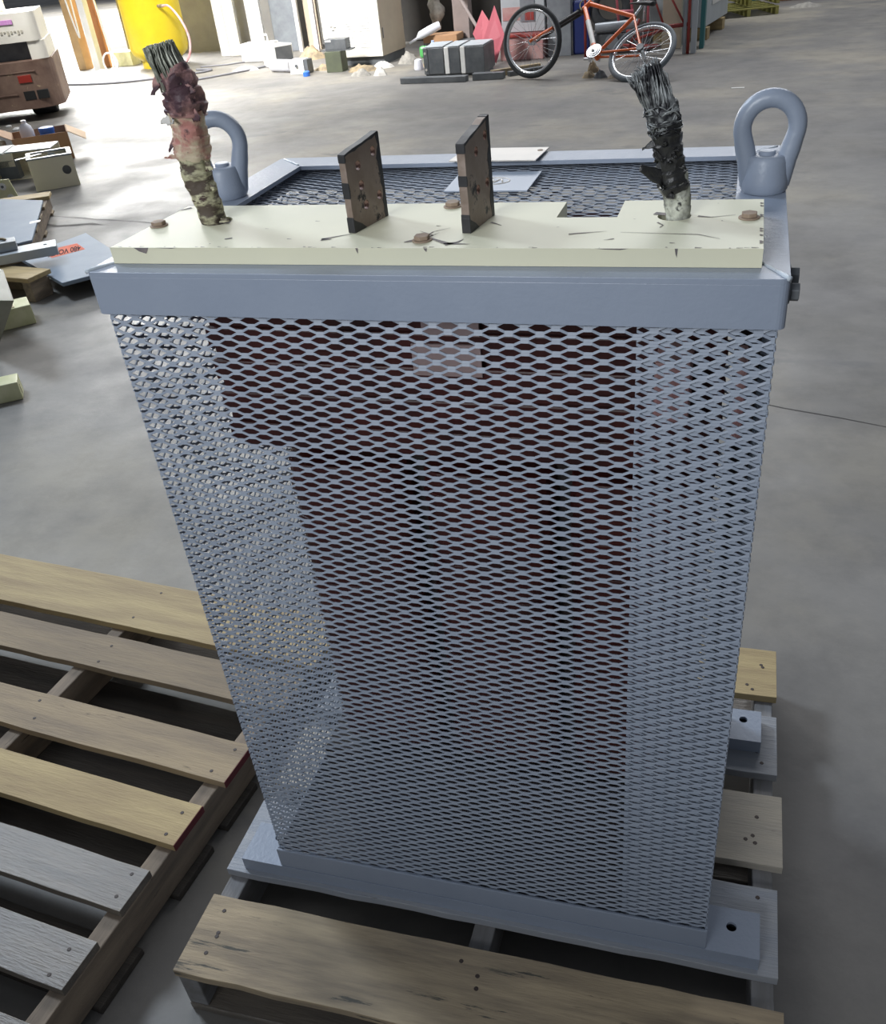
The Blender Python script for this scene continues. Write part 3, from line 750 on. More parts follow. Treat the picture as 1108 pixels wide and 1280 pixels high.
# 480 V cover, propped on a wood block
th = thing('access_cover', (-3.45, 3.62, 0), 'blue-grey sheet metal cover with an upside-down orange 480 VOLTS sticker', 'metal cover')
mb = MB(); mb.prism([(-3.66, 4.08), (-3.24, 3.74), (-2.90, 3.46), (-3.19, 3.18), (-3.71, 3.55), (-3.98, 3.76)][:1] + [(-2.93, 3.50), (-3.19, 3.18), (-3.80, 3.60)], .078, .10)
pan = mb.build('panel', 'blue', th, bevel=.004)
st = MB(); st.prism([(-3.66, 3.71), (-3.55, 3.87), (-3.445, 3.80), (-3.54, 3.585)][:0] + [(-3.575, 3.865), (-3.440, 3.755), (-3.555, 3.590), (-3.72, 3.70)], .1002, .1008)
sk = st.build('warning_sticker', 'orange_sticker', pan)
ang = math.atan2(3.755 - 3.66, -3.47 + 3.66) + PI
c = Vector((-3.560, 3.715, .1012))
ex = Vector((-.80, -.60, 0)) ; ey = Vector((.46, -.89, 0)) * 1.0
d_right = (Vector((-3.49, 3.81, 0)) - Vector((-3.665, 3.665, 0)))
ex = -Vector((.17, .165, 0)).normalized(); ey = Vector((.58, -.81, 0)).normalized()
mx = Matrix(((ex.x, ey.x, 0, c.x), (ex.y, ey.y, 0, c.y), (0, 0, 1, c.z), (0, 0, 0, 1)))
text_mesh('480 VOLTS', .15, mx, 'lettering', 'ink', sk, depth=.0003, sx=.27, bold=.0035)

o = MB().box((-3.45, 3.55, 0), (-3.15, 3.64, .0775)).build('timber_offcut', 'stringer', None); tag(o, 'timber offcut in shadow holding up the 480 VOLTS cover', 'timber')
wb = thing('timber_crate_end', (-3.42, 3.25, 0), 'short pale timber pallet end standing under the grey channels at the left', 'timber')
boxm = oriented(-3.60, 3.16, -3.40, 3.13)
mb = MB(); mb.box((-.35, 0, .115), (.245, .17, .14), .003, mx=boxm); mb.build('top_plank', 'wood_new', wb)
for x0 in (.165, -.2):
    mb = MB(); mb.box((x0, .02, .0), (x0 + .06, .15, .1145), .002, mx=boxm); mb.build('block', 'stringer', wb)
mb = MB(); mb.box((-.2, .165, .0), (.2, .18, .09), .002, mx=boxm); mb.build('rear_plank', 'stringer', wb)

# pallet with the blue panel
lpb = thing('pallet', (-4.45, 4.3, 0), 'light wooden pallet supporting the blue-grey panel at the left edge', 'pallet')
pm = oriented(-3.86, 3.80, -4.60, 4.98)
mb = MB(); mb.box((1.24, -.02, .105), (1.40, .70, .13), .003, mx=pm); mb.build('deck_board', 'wood_new', lpb)
for y0 in (.0, .31, .62, .93):
    mb = MB(); mb.box((y0, -.01, .105), (y0 + .13, .70, .125), .003, mx=pm); mb.build('deck_board', 'wood_old', lpb)
for y0 in (0, .58):
    mb = MB(); mb.box((0, y0, .018), (1.38, y0 + .04, .1045), .003, mx=pm); mb.build('stringer', 'stringer', lpb)
for y0 in (.05, .6, 1.2):
    mb = MB(); mb.box((y0, -.01, 0), (y0 + .12, .70, .0178), .003, mx=pm); mb.build('bottom_board', 'wood_old', lpb)
th = thing('steel_cover', (-4.3, 4.1, .131), 'flat blue-grey steel panel with a small white sticker lying on a pallet', 'metal panel')
mb = MB(); mb.prism([(-4.42, 4.69), (-4.98, 4.76), (-4.5, 3.9), (-3.98, 3.60), (-3.83, 3.79)], .131, .146); mb.build('panel', 'blue', th, bevel=.003)
mb = MB(); mb.prism([(-4.10, 4.12), (-4.05, 4.165), (-4.08, 4.21), (-4.13, 4.165)], .1462, .1468); mb.build('sticker', 'white', th)

# two channels
def chan(name, a, b_, w, z, m, label, extra=None, tilt=0):
    mxx = oriented(*a, *b_); L = math.hypot(b_[0] - a[0], b_[1] - a[1])
    t = thing(name, (a[0], a[1], z), label, 'steel channel')
    mb = MB(); mb.prism([(0, 0), (L, 0), (L, w), (0, w)], z + .045, z + .05, [circ(L - .06, w * .5, .012, 12)], mx=mxx)
    mb.box((0, 0, z), (L, .005, z + .046), mx=mxx); mb.box((0, w - .005, z), (L, w, z + .046), mx=mxx); mb.box((L - .005, .005, z), (L, w - .005, z + .046), mx=mxx)
    mb.build('channel', m, t, bevel=.0015); return t, mxx, L
chan('steel_channel', (-4.15, 2.93), (-3.42, 3.50), .15, .152, 'ltgrey', 'pale grey steel channel with a hole in its end, crossing over the 480 VOLTS cover')
t, mxx, L = chan('steel_channel', (-4.15, 2.98), (-3.62, 3.42), .11, .204, 'steel', 'darker grey channel with an upright drilled lug, topmost at the left')
mb = MB(); mb.prism([(-.03, 0), (.03, 0), (.026, .065), (-.026, .065)], 0, .006, [circ(0, .042, .009, 12)], mx=mxx @ Matrix.Translation((L - .14, .10, .253)) @ Matrix.Rotation(math.radians(75), 4, 'X'))
mb.build('lug', 'dsteel', t)
mb = MB(); mb.tube([mxx @ Vector((L - .08 + .03 * math.cos(a * .4), .05 + .04 * math.sin(a * .4), .26)) for a in range(12)], .006, seg=8); mb.build('wire_loop', 'junk', t, smooth='all')

# cream drilled channels on the floor
def scrapblock(a, b_, w, h, label):
    mxx = oriented(*a, *b_); L = math.hypot(b_[0] - a[0], b_[1] - a[1])
    mb = MB(); rs = random.Random(a[0])
    mb.box((0, 0, 0), (L, w, h * .96), .004, mx=mxx)
    mb.box((0, .01, h * .94), (L * .8, w * .35, h), .004, mx=mxx)
    mb.mi = 1
    mb.prism([(w * .25, h * .2), (w * .45, h * .15), (w * .5, h * .6), (w * .3, h * .7)], L, L + .002, mx=mxx @ Matrix(((0, 0, 1, 0), (1, 0, 0, 0), (0, 1, 0, 0), (0, 0, 0, 1))))
    o = mb.build('painted_block', ['yblock', 'junk'], None, label=label); tag(o, label, 'painted block', 'pale yellow blocks on the floor'); return o
scrapblock((-3.42, 2.60), (-3.155, 2.86), .16, .105, 'pale yellow painted block lying beside the timber pallet end')
scrapblock((-2.92, 1.79), (-2.60, 2.03), .11, .085, 'pale yellow chipped block alone on the floor at the left edge')
# leaning old panel at the frame edge
t = thing('weathered_panel', (-3.5, 2.55, 0), 'weathered grey-cream panel edge cut off by the left side of the photo', 'panel')
mb = MB(); mb.prism([(-3.99, 3.05), (-3.12, 2.50), (-3.06, 2.545), (-3.95, 3.10)], 0, .02)
mb.bm.free(); mb = MB()
A = [(-3.13, 2.52, 0), (-2.74, 2.33, .33), (-3.03, 2.64, .36), (-3.6, 2.95, .36), (-3.9, 3.05, 0)]
n_ = Vector((-.035, -.055, .02))
vsA = [mb.bm.verts.new(p) for p in A]; vsB = [mb.bm.verts.new(Vector(p) + n_) for p in A]
mb.bm.faces.new(vsA); mb.bm.faces.new(vsB[::-1])
for i in range(5): mb.bm.faces.new((vsA[i], vsA[(i + 1) % 5], vsB[(i + 1) % 5], vsB[i]))
mb.build('sheet', 'greypanel', t, bevel=.003)

# cream box with a hole
t = thing('enclosure_box', (-5.1, 5.65, 0), 'cream sheet-metal box with a round hole in its front and grey open rim', 'metal box')
bm_ = oriented(-5.13, 5.49, -4.89, 5.68)
Lb = .34; Wb = .30; Hb = .235
mb = MB()
R90 = Matrix(((1, 0, 0, 0), (0, 0, 1, 0), (0, 1, 0, 0), (0, 0, 0, 1)))
mb.prism([(0, 0), (Lb, 0), (Lb, Hb), (0, Hb)], 0, .006, [circ(Lb * .80, Hb * .55, .034, 20)], mx=bm_ @ R90)
mb.box((0, .006, 0.03), (.006, Wb, Hb), mx=bm_); mb.box((Lb - .006, .006, 0), (Lb, Wb, Hb), mx=bm_); mb.box((.006, Wb - .006, 0), (Lb - .006, Wb, Hb), mx=bm_); mb.box((.006, .006, .0), (Lb - .006, Wb - .006, .006), mx=bm_)
mb.build('housing', 'cream', t, bevel=.002)
mb = MB(); mb.prism([(-.004, -.004), (Lb + .004, -.004), (Lb + .004, Wb + .004), (-.004, Wb + .004)], Hb, Hb + .012, [[(.03, .03), (Lb - .03, .03), (Lb - .03, Wb - .03), (.03, Wb - .03)]], mx=bm_); mb.build('rim', 'steel', t)
mb = MB(); mb.box((.15, .03, .0065), (.325, .28, .19), mx=bm_); mb.build('dark_inner_box', 'dsteel', t)  # dark block added so the round hole looks shaded inside
t2 = thing('scrap_bracket', (-5.1, 5.75, .247), 'bent grey sheet offcuts resting on the cream box', 'metal scrap')
mb = MB()
mb.box((-.05, .06, 0), (.17, .10, .004), mx=bm_ @ Matrix.Translation((0, 0, .2475)) @ Matrix.Rotation(.5, 4, 'Z'))
mb.build('strip', 'steel', t2)
mb = MB(); mb.box((0, 0, 0), (.05, .07, .005), mx=bm_ @ Matrix.Translation((.17, .12, .2525)) @ Matrix.Rotation(-.9, 4, 'X') @ Matrix.Rotation(.3, 4, 'Z')); mb.build('tab', 'ltgrey', t2)

# second box behind it
t = thing('enclosure_box', (-5.6, 6.1, 0), 'cream and grey cut-open box behind the holed cream box', 'metal box')
b2 = oriented(-5.70, 5.86, -5.20, 6.06)
mb = MB(); mb.box((-.1, 0, .11), (.1, .012, .215), mx=b2); mb.box((-.1, .012, 0), (.38, .30, .012), mx=b2); mb.box((-.1, .29, .0), (.42, .30, .215), mx=b2); mb.box((-.12, .012, .0), (-.108, .30, .215), mx=b2); mb.build('housing', 'cream', t)
mb = MB(); mb.box((-.34, -.02, .2155), (.03, .33, .228), mx=b2); mb.build('lid', 'white', t)
mb = MB(); mb.box((.04, .01, .2155), (.42, .30, .225), mx=b2); mb.build('grey_lid', 'steel', t)
mb = MB(); mb.box((-.05, .0, .012), (.11, .1, .16), mx=b2); mb.build('dark_inner_box', 'dsteel', t)
# blue cabinet at the edge with a drilled board
o = MB().box((-.40, -.04, 0), (.035, .25, .30), .004, mx=oriented(-5.72, 5.52, -5.52, 5.54)).build('steel_cabinet', 'blue', None)
tag(o, 'blue-grey steel cabinet end at the left frame edge behind the pallet', 'cabinet')
t = thing('drilled_board', (-5.0, 5.15, 0), 'small yellowish board with two white-ringed holes beside the pallet', 'board')
db = oriented(-5.42, 5.05, -5.05, 5.18)
mb = MB(); mb.prism([(0, 0), (.40, 0), (.36, .18), (0, .18)], 0, .012, mx=db @ R90); mb.build('plate', 'yblock', t)
for (x, z_) in ((.30, .13), (.335, .045)):
    mb = MB(); mb.cyl(db @ Vector((x, -.001, z_)), db @ Vector((x, -.006, z_)), .027, seg=20); mb.build('washer', 'white', t)
    mb = MB(); mb.cyl(db @ Vector((x, -.006, z_)), db @ Vector((x, -.014, z_)), .010, seg=12); mb.build('screw', 'dsteel', t)

# cardboard box with bottle
t = thing('cardboard_box', (-5.9, 6.65, 0), 'open brown cardboard box holding white and blue plastic tubs', 'cardboard box')
cb = oriented(-5.98, 6.38, -5.55, 6.72)
mb = MB(); mb.box((0, 0, 0), (.48, .006, .23), mx=cb); mb.box((.474, .006, 0), (.48, .42, .23), mx=cb); mb.box((0, .006, 0), (.006, .42, .23), mx=cb); mb.box((.006, .414, 0), (.474, .42, .23), mx=cb); mb.box((.006, .006, 0), (.474, .414, .006), mx=cb); mb.build('box_body', 'card', t)
mb = MB(); mb.box((.481, .02, .0), (.60, .42, .006), mx=cb @ Matrix.Translation((0, 0, .225)) @ Matrix.Rotation(math.radians(28), 4, 'Y') @ Matrix.Translation((-.06, 0, .22 - .0))); mb.bm.free()
mb = MB(); mb.quad(cb @ Vector((.48, .0, .23)), cb @ Vector((.48, .42, .23)), cb @ Vector((.64, .40, .14)), cb @ Vector((.62, .02, .14)))
fo = mb.build('side_flap', 'card_in', t); fo.modifiers.new('s', 'SOLIDIFY').thickness = .006
mb = MB(); mb.quad(cb @ Vector((0, .0, .23)), cb @ Vector((0, .42, .23)), cb @ Vector((-.14, .40, .30)), cb @ Vector((-.13, .02, .30)))
fo = mb.build('side_flap', 'card', t); fo.modifiers.new('s', 'SOLIDIFY').thickness = .006
mb = MB(); q = cb @ Vector((.14, .22, .007))
mb.lathe([(.055, 0), (.062, .01), (.062, .24), (.05, .285), (.022, .31), (.022, .335)], q, seg=24)
o = mb.build('plastic_jug', 'whitep', None, smooth=True); tag(o, 'white plastic jug standing in the cardboard box', 'jug')
mb = MB(); q = cb @ Vector((.31, .2, .007)); mb.lathe([(.062, 0), (.066, .22), (.07, .222), (.07, .25), (.064, .255)], q, seg=24)
o = mb.build('plastic_tub', 'bluep', None, smooth=True); tag(o, 'blue-lidded round tub in the cardboard box', 'tub')
mb = MB(); q = cb @ Vector((-.12, .25, 0)); mb.lathe([(.05, 0), (.055, .01), (.055, .19), (.045, .2)], q, seg=20)
o = mb.build('paint_can', 'cream_lt', None, smooth=True); tag(o, 'off-white can standing left of the cardboard box', 'can')

# ------------------------------------------------------------------ forklift tail at the top left
fk = thing('forklift', (-8.2, 9.6, 0), 'rear of a parked forklift with rusty counterweight and cream engine hood', 'forklift')
fm = oriented(-8.9, 8.30, -7.32, 8.95)    # X along its tail face, Y away from the camera
fm = oriented(-8.125, 8.14, -7.15, 8.75)
LF = 1.15
def fprism(prof_z, name, m, y0, y1, x0=-.6, x1=LF, round_=.28, parent=fk):
    z0, z1 = prof_z
    P = [(x0, y0)]
    for k in range(9):
        a = -90 + 90 * k / 8; P.append((x1 - round_ + round_ * math.cos(math.radians(a)), y0 + round_ + round_ * math.sin(math.radians(a))))
    P += [(x1, y1), (x0, y1)]
    mb = MB(); mb.prism(P, z0, z1, mx=fm); return mb.build(name, m, parent, bevel=.02)
cwt = fprism((.13, .61), 'counterweight', 'rusty', 0, 1.1)
mb = MB(); mb.box((LF - .40, -.012, .40), (LF - .26, .02, .475), .004, mx=fm); mb.build('tail_lens', 'lens', cwt)
for dx in (0, .14):
    mb = MB(); mb.box((LF - .39 + dx, -.006, .225), (LF - .27 + dx, .05, .315), .004, mx=fm); mb.build('pocket', 'hole', cwt)
mb = MB(); mb.box((-.6, -.012, .285), (LF - .45, .02, .30), .003, mx=fm); mb.box((-.6, -.008, .50), (LF - .2, .02, .512), .003, mx=fm); mb.build('weight_ridge', 'rusty', cwt)
mb = MB(); mb.box((-.6, .20, .61), (LF - .20, .5, .79), mx=fm); mb.build('radiator_recess', 'dsteel', fk)
fprism((.61, .79), 'hood_side', 'cream_lt', .06, 1.0, x0=LF - .20, x1=LF - .02, round_=.10)
hood = fprism((.79, 1.07), 'engine_hood', 'cream_lt', .04, 1.0, x1=LF - .04, round_=.1)
mb = MB(); mb.box((.70, .03, .965), (.87, .0385, 1.01), .002, mx=fm); mb.box((.64, .03, .97), (.67, .0385, .995), .002, mx=fm); mb.bm.transform(Matrix.Translation((0, 0, 0))); mb.build('maker_decal', 'decal', hood)
mb = MB()
for k in range(8): mb.box((.68 + k * .035, .033, .865 + (k % 3) * .012), (.70 + k * .035, .0385, .905), .001, mx=fm)
mb.build('faded_lettering', 'faint', hood)
fmr = fm @ Matrix.Translation((0, 0, 0))
text = mb = MB(); mb.box((-.6, .3, 1.07), (.45, .6, 1.75), .02, mx=fm); mb.build('seat_back', 'dsteel', fk)
mb = MB(); mb.box((.70, .5, 1.07), (.78, .58, 2.2), .01, mx=fm); mb.build('guard_post', 'cream_lt', fk)
mb = MB(); mb.cyl(fm @ Vector((LF - .42, .62, .23)), fm @ Vector((LF - .14, .62, .23)), .23, seg=36); mb.build('rear_wheel', 'rubber', fk, bevel=.02)
mb = MB(); mb.cyl(fm @ Vector((-.3, .62, .23)), fm @ Vector((-.02, .62, .23)), .23, seg=36); mb.build('rear_wheel', 'rubber', fk, bevel=.02)
for i, (x, y, s, mm) in enumerate(((-7.35, 8.1, .05, 'paper'), (-7.62, 8.3, .035, 'paper'), (-8.0, 8.15, .03, 'junk'), (-7.45, 8.0, .03, 'paper'))):
    mb = MB(); mb.lathe([(s * .9, 0), (s, s * .3), (s * .5, s * .6)], (x, y, 0), seg=7); o = mb.build('paper_scrap', mm, None)
    tag(o, 'crumpled litter on the floor in front of the forklift', 'litter', 'litter by the forklift')

# ------------------------------------------------------------------ doorway and wall pieces at the back
def struct(name, lo, hi, m, **k):
    o = MB().box(lo, hi).build(name, m, None, **k); o['kind'] = 'structure'; return o
struct('wall_back', (-9.1, 14.2, 0), (-5.75, 14.4, 3.4), 'blockwall')
struct('wall_back', (-5.75, 13.9, 0), (-.45, 14.1, 3.4), 'darkwall')
struct('trim_1', (-9.80, 12.75, 0), (-9.66, 12.95, 3.4), 'tan', bevel=.006)
struct('trim_2', (-9.30, 12.45, 0), (-9.19, 12.57, 3.4), 'white', bevel=.006)
def plain(name, lo, hi, m, label, cat, group=None, bevel=.006, mx=None):
    o = MB().box(lo, hi, mx=mx).build(name, m, None, bevel=bevel); return tag(o, label, cat, group)
plain('plywood_panel', (-9.54, 12.9, 0), (-9.32, 12.96, 2.6), 'orange_wood', 'orange-brown plywood panel standing in the doorway', 'panel')
plain('corrugated_panel', (-9.2, 13.3, 0), (-8.62, 13.38, 2.4), 'olive', 'dark olive panel behind the white door post', 'panel')
plain('cardboard_carton', (-9.25, 12.95, 0), (-8.95, 13.2, .20), 'yblock', 'yellowish carton on the floor under the olive panel', 'carton')
mb = MB(); n = 24
mb.tube([(-9.62 + .10 * (k / n), 12.62, 1.3 - .85 * math.sin(PI * (k / n) * .5)) for k in range(n)] + [(-9.52 + .03 * k / n, 12.62, .45 + .9 * k / n) for k in range(1, n)], .012, seg=8)
o = mb.build('hanging_rope', 'rope', None, smooth='all'); tag(o, 'white rope hanging in a V beside the tan door frame', 'rope')
mb = MB(); mb.cyl((-9.12, 12.6, 1.4), (-8.90, 12.4, .05), .014, seg=10); o = mb.build('thin_pole', 'white', None); tag(o, 'thin white pole leaning beside the yellow tank', 'pole')
# yellow tank and its hose
t = thing('yellow_tank', (-8.28, 12.75, 0), 'tall bright yellow cylindrical tank in the doorway light', 'tank')
mb = MB(); mb.lathe([(.30, .10), (.40, .18), (.43, .26), (.43, 1.9), (.36, 2.05), (.1, 2.1)], (-8.28, 12.75, 0), seg=40); mb.build('tank_shell', 'yellow', t, smooth=True)
mb = MB(); mb.lathe([(.30, 0), (.30, .14), (.29, .15)], (-8.28, 12.75, 0), seg=32); mb.build('skirt', 'yellow', t)
mb = MB(); mb.cyl((-7.95, 12.45, .80), (-7.78, 12.30, .81), .022, seg=12); mb.build('hose_fitting', 'junk', t)
mb = MB(); P, R = lerp_path([(-7.80, 12.31, .81, .016), (-7.62, 12.2, .80, .016), (-7.42, 12.1, .62, .016), (-7.36, 12.1, .38, .016), (-7.45, 12.1, .15, .016), (-7.7, 12.1, .02, .016), (-8.0, 12.0, .017, .016)], 40)
mb.tube(P, R, seg=10); o = mb.build('air_hose', 'pinkhose', None, smooth='all'); tag(o, 'pink and white hose curving down from the yellow tank', 'hose')
# panels and posts along the wall
for i, (x0, x1, y, m, nm, lab) in enumerate((
        (-7.66, -7.50, 13.45, 'white', 'white_post', 'white flat post left of the dark gap in the back wall'),
        (-7.47, -7.28, 13.40, 'cream_lt', 'white_door', 'white upright panel right beside the white flat post'),
        (-7.03, -6.80, 13.30, 'white', 'leaning_board', 'white board standing left of the grey door panel'),
        (-6.78, -6.34, 13.60, 'steel', 'grey_door', 'dark grey door panel standing against the wall'),
        (-6.30, -6.24, 13.40, 'white', 'thin_post', 'thin white upright beside the grey door panel'),
        (-6.22, -6.02, 13.60, 'beige', 'tan_panel', 'tan panel between two white uprights'),
        (-6.00, -5.93, 13.30, 'white', 'thin_post', 'white upright right of the tan panel'),
        (-5.90, -5.62, 13.50, 'dsteel', 'dark_door', 'dark grey panel left of the big white cabinet'))):
    plain(nm, (x0, y, 0), (x1, y + .06, 2.2), m, lab, 'panel')
plain('red_locker', (-5.66, 13.0, 0), (-5.45, 13.3, .55), 'red', 'dark red box in the gap left of the white cabinet', 'box')
# hoses on the floor
def hose(pts, r, m, label, nm='floor_hose'):
    P, R = lerp_path([(x, y, r + .001, r) for x, y in pts], 50); mb = MB(); mb.tube(P, R, seg=8)
    o = mb.build(nm, m, None, smooth='all'); tag(o, label, 'hose'); return o
hose([(-9.2, 11.3), (-8.6, 11.15), (-7.9, 11.2), (-7.2, 11.6), (-7.0, 11.9), (-7.3, 12.0)], .014, 'hose', 'grey hose lying on the floor in front of the yellow tank')
hose([(-7.2, 10.9), (-6.9, 10.95), (-6.5, 11.4), (-6.2, 12.0), (-6.3, 12.6)], .012, 'hose', 'grey hose curving towards the white tool boxes')
hose([(-7.4, 12.3), (-7.0, 12.4), (-6.6, 12.8), (-6.4, 13.1)], .010, 'hose', 'thin grey hose nearest the back wall')
mb = MB(); mb.tube([(-8.78 + .12 * math.cos(k * .3), 12.15, .15 + .13 * math.sin(k * .3)) for k in range(21)], .014, seg=8, closed=True); o = mb.build('hose_coil', 'rope', None, smooth='all'); tag(o, 'white coiled ring of hose on the floor by the door post', 'hose')
def heap(name, x, y, rx, ry, h, m, label, cat, seed=0, n=9, z=0):
    """rumpled low mound made of folded facets"""
    mb = MB(); rs = random.Random(seed); N = 22; Mr = 7
    prof = []; ctr = mb.bm.verts.new((x, y, z + h)); prev = None
    for i in range(1, Mr + 1):
        row = []
        for k in range(N):
            a = 2 * PI * k / N; t = i / Mr; wob = 1 + .28 * noise.noise(Vector((math.cos(a) * 1.5 + seed, math.sin(a) * 1.5, seed)))
            zz = h * (1 - t ** 2) * (1 + .5 * noise.noise(Vector((math.cos(a) * 3 * t, math.sin(a) * 3 * t, seed * 3)))) if i < Mr else 0
            row.append(mb.bm.verts.new((x + rx * t * wob * math.cos(a), y + ry * t * wob * math.sin(a), z + max(zz, 0))))
        for k in range(N):
            if prev is None: mb.bm.faces.new((ctr, row[k], row[(k + 1) % N]))
            else: mb.bm.faces.new((prev[k], row[k], row[(k + 1) % N], prev[(k + 1) % N]))
        prev = row
    mb.bm.faces.new(prev[::-1])
    o = mb.build(name, m, None, smooth=True); return tag(o, label, cat)
heap('plastic_sheet', -8.9, 12.0, .38, .25, .07, 'white', 'crumpled white plastic sheeting on the floor in the doorway', 'sheeting', 1)
heap('plastic_sheet', -8.25, 11.6, .26, .15, .06, 'cloth_w', 'crumpled white sheeting at the foot of the yellow tank', 'sheeting', 2)

# tool boxes by the wall
t = thing('white_case', (-6.6, 12.7, 0), 'white case with a carrying handle standing against the wall', 'case')
mb = MB(); mb.box((-6.85, 12.55, 0), (-6.35, 12.85, .24), .02); mb.build('case_body', 'white', t)
mb = MB(); mb.tube([(-6.68, 12.7, .24), (-6.68, 12.7, .33), (-6.45, 12.7, .33), (-6.45, 12.7, .24)], .014, seg=8); mb.build('handle', 'white', t)
t = thing('grey_case', (-5.9, 12.0, 0), 'white and dark grey metal case beside the white case', 'case')
gm = oriented(-6.22, 12.0, -5.95, 11.82)
mb = MB(); mb.box((0, 0, 0), (.33, .3, .27), .008, mx=gm); mb.build('case_body', 'white', t)
mb = MB(); mb.box((.331, .02, .01), (.336, .28, .25), mx=gm); mb.build('end_panel', 'dsteel', t)
mb = MB(); mb.cyl((-5.85, 11.5, .075), (-5.52, 11.38, .075), .075, seg=24); o = mb.build('plastic_jar', 'whitep', None, bevel=.01); tag(o, 'white plastic jar lying on its side by the grey case', 'jar')
t = thing('switch_box', (-5.2, 11.3, 0), 'small white box with dark side and a knob, next to a blue cap', 'box')
mb = MB(); mb.box((-5.42, 11.12, 0), (-5.22, 11.3, .17), .004); mb.build('box_body', 'white', t)
mb = MB(); mb.box((-5.2195, 11.13, .005), (-5.17, 11.3, .165)); mb.build('side_plate', 'dsteel', t)
mb = MB(); mb.cyl((-5.32, 11.12, .10), (-5.32, 11.10, .10), .018, seg=12); mb.build('knob', 'dsteel', t)
mb = MB(); mb.lathe([(.045, 0), (.045, .05), (.03, .06)], (-5.12, 10.95, 0), seg=20); o = mb.build('bottle_cap', 'bluep', None, smooth=True); tag(o, 'bright blue round cap on the floor', 'cap')
for i, (x, y, rx, h, m, lab) in enumerate(((-5.75, 12.6, .22, .14, 'junk', 'tan wire and scrap heap behind the switch box'), (-5.07, 11.42, .13, .06, 'junk', 'tan scrap between the switch box and dark green box'),
        (-4.44, 11.15, .20, .07, 'junk', 'tan tangle of scrap right of the dark green box'), (-4.22, 11.35, .15, .07, 'cloth_w', 'pale rag in front of the white cabinet'),
        (-3.95, 11.6, .13, .12, 'cloth', 'grey bundle at the foot of the beige cabinet side'), (-4.29, 10.75, .14, .07, 'cloth', 'grey-white rag nearest the camera on the bright floor'),
        (-4.02, 10.7, .09, .08, 'cloth_w', 'white crumpled rag beside the grey-white one'), (-6.4, 11.8, .2, .05, 'cloth_w', 'pale scraps in front of the white case'), (-3.5, 11.25, .16, .11, 'junk', 'coiled tan wire left of the black boxes'))):
    heap('scrap_heap' if 'rag' not in lab else 'rag', x, y, rx, rx * .6, h, m, lab, 'rag' if 'rag' in lab else 'scrap', 20 + i)
t = thing('green_box', (-4.85, 11.25, 0), 'dark green metal box in front of the white cabinet', 'box')
mb = MB(); mb.box((-4.92, 11.15, 0), (-4.70, 11.35, .235), .004); mb.build('box_body', 'greenp', t)
t = thing('dark_module', (-4.75, 11.3, .236), 'dark grey module with a small white label on top of the green box', 'module')
mb = MB(); mb.box((-4.98, 11.2, .236), (-4.58, 11.38, .25)); mb.build('base', 'dsteel', t)
mb = MB(); mb.box((-4.92, 11.2, .2505), (-4.63, 11.36, .37), .004); mb.build('body', 'dsteel', t)
mb = MB(); mb.box((-4.91, 11.197, .34), (-4.83, 11.1995, .36)); mb.build('label', 'white', t)
# big white cabinet
t = thing('control_cabinet', (-4.6, 12.0, 0), 'large white and beige steel cabinet with louvred front panels', 'cabinet')
cm_ = oriented(-5.12, 11.62, -4.30, 11.60)
cm_ = oriented(-5.12, 11.66, -4.29, 11.60)
mb = MB(); mb.box((0, 0, .10), (.83, .02, 2.1), .004, mx=cm_); fr = mb.build('front_door', 'cream_lt', t)
for (x0, x1) in ((.32, .49), (.52, .69)):
    for (z0, z1) in ((.20, .37), (.39, .60)):
        mb = MB(); mb.box((x0, -.004, z0), (x1, -.001, z1), mx=cm_)
        for k in range(7): mb.box((x0 + .01, -.010, z0 + .012 + k * (z1 - z0) / 7.2), (x1 - .01, -.004, z0 + .018 + k * (z1 - z0) / 7.2), mx=cm_)
        mb.build('louvre_panel', 'white', fr)
for x, z_ in ((.12, .46), (.17, .45), (.14, .42)):
    mb = MB(); mb.box((x, -.004, z_), (x + .035, -.001, z_ + .01), mx=cm_); mb.build('small_tag', 'dsteel', fr)
mb = MB(); mb.box((0, .02, .10), (.83, .78, 2.1), .004, mx=cm_); bd = mb.build('cabinet_body', 'beige', t)
mb = MB(); mb.box((.831, .06, .30), (.836, .08, .42), mx=cm_); mb.build('handle', 'dsteel', bd)
mb = MB(); mb.box((.03, .05, 0), (.82, .76, .0995), mx=cm_); mb.build('plinth', 'dsteel', t)
# column, shelf stuff
struct('trim_3', (-3.64, 12.75, 0), (-3.42, 12.95, 3.4), 'post')
plain('green_bottle', (-3.93, 12.0, 0), (-3.82, 12.1, .14), 'green', 'green plastic bottle on the floor by the beige cabinet', 'bottle', bevel=.03)
mb = MB(); mb.lathe([(.05, 0), (.055, .01), (.055, .16), (.02, .2), (.02, .22)], (-3.68, 11.85, 0), seg=20); o = mb.build('water_bottle', 'ltblue', None, smooth=True); tag(o, 'pale blue plastic bottle right of the green one', 'bottle')
mb = MB(); mb.lathe([(.055, 0), (.06, .02), (.045, .11), (.02, .12)], (-3.62, 11.0, 0), seg=20); o = mb.build('white_cup', 'whitep', None, smooth=True); tag(o, 'small white cup on the floor left of the black boxes', 'cup')
t = thing('shelf_crate', (-3.75, 12.6, 0), 'low dark crate with orange-brown board on top behind the bottles', 'crate')
mb = MB(); mb.box((-4.0, 12.45, 0), (-3.3, 12.7, .13)); mb.build('crate_body', 'dsteel', t)
mb = MB(); mb.box((-3.98, 12.38, .131), (-3.5, 12.72, .22), .01); mb.build('carton', 'card', t)
mb = MB(); mb.tube([(-4.12, 12.2, .16), (-4.02, 12.25, .21), (-3.98, 12.28, .24), (-3.86, 12.36, .29), (-3.74, 12.42, .335)], [.016, .018, .05, .055, .05], seg=16); bt = mb.build('cleaning_bottle', 'whitep', None, smooth=True); tag(bt, 'white labelled plastic bottle lying tilted on the brown carton', 'bottle')
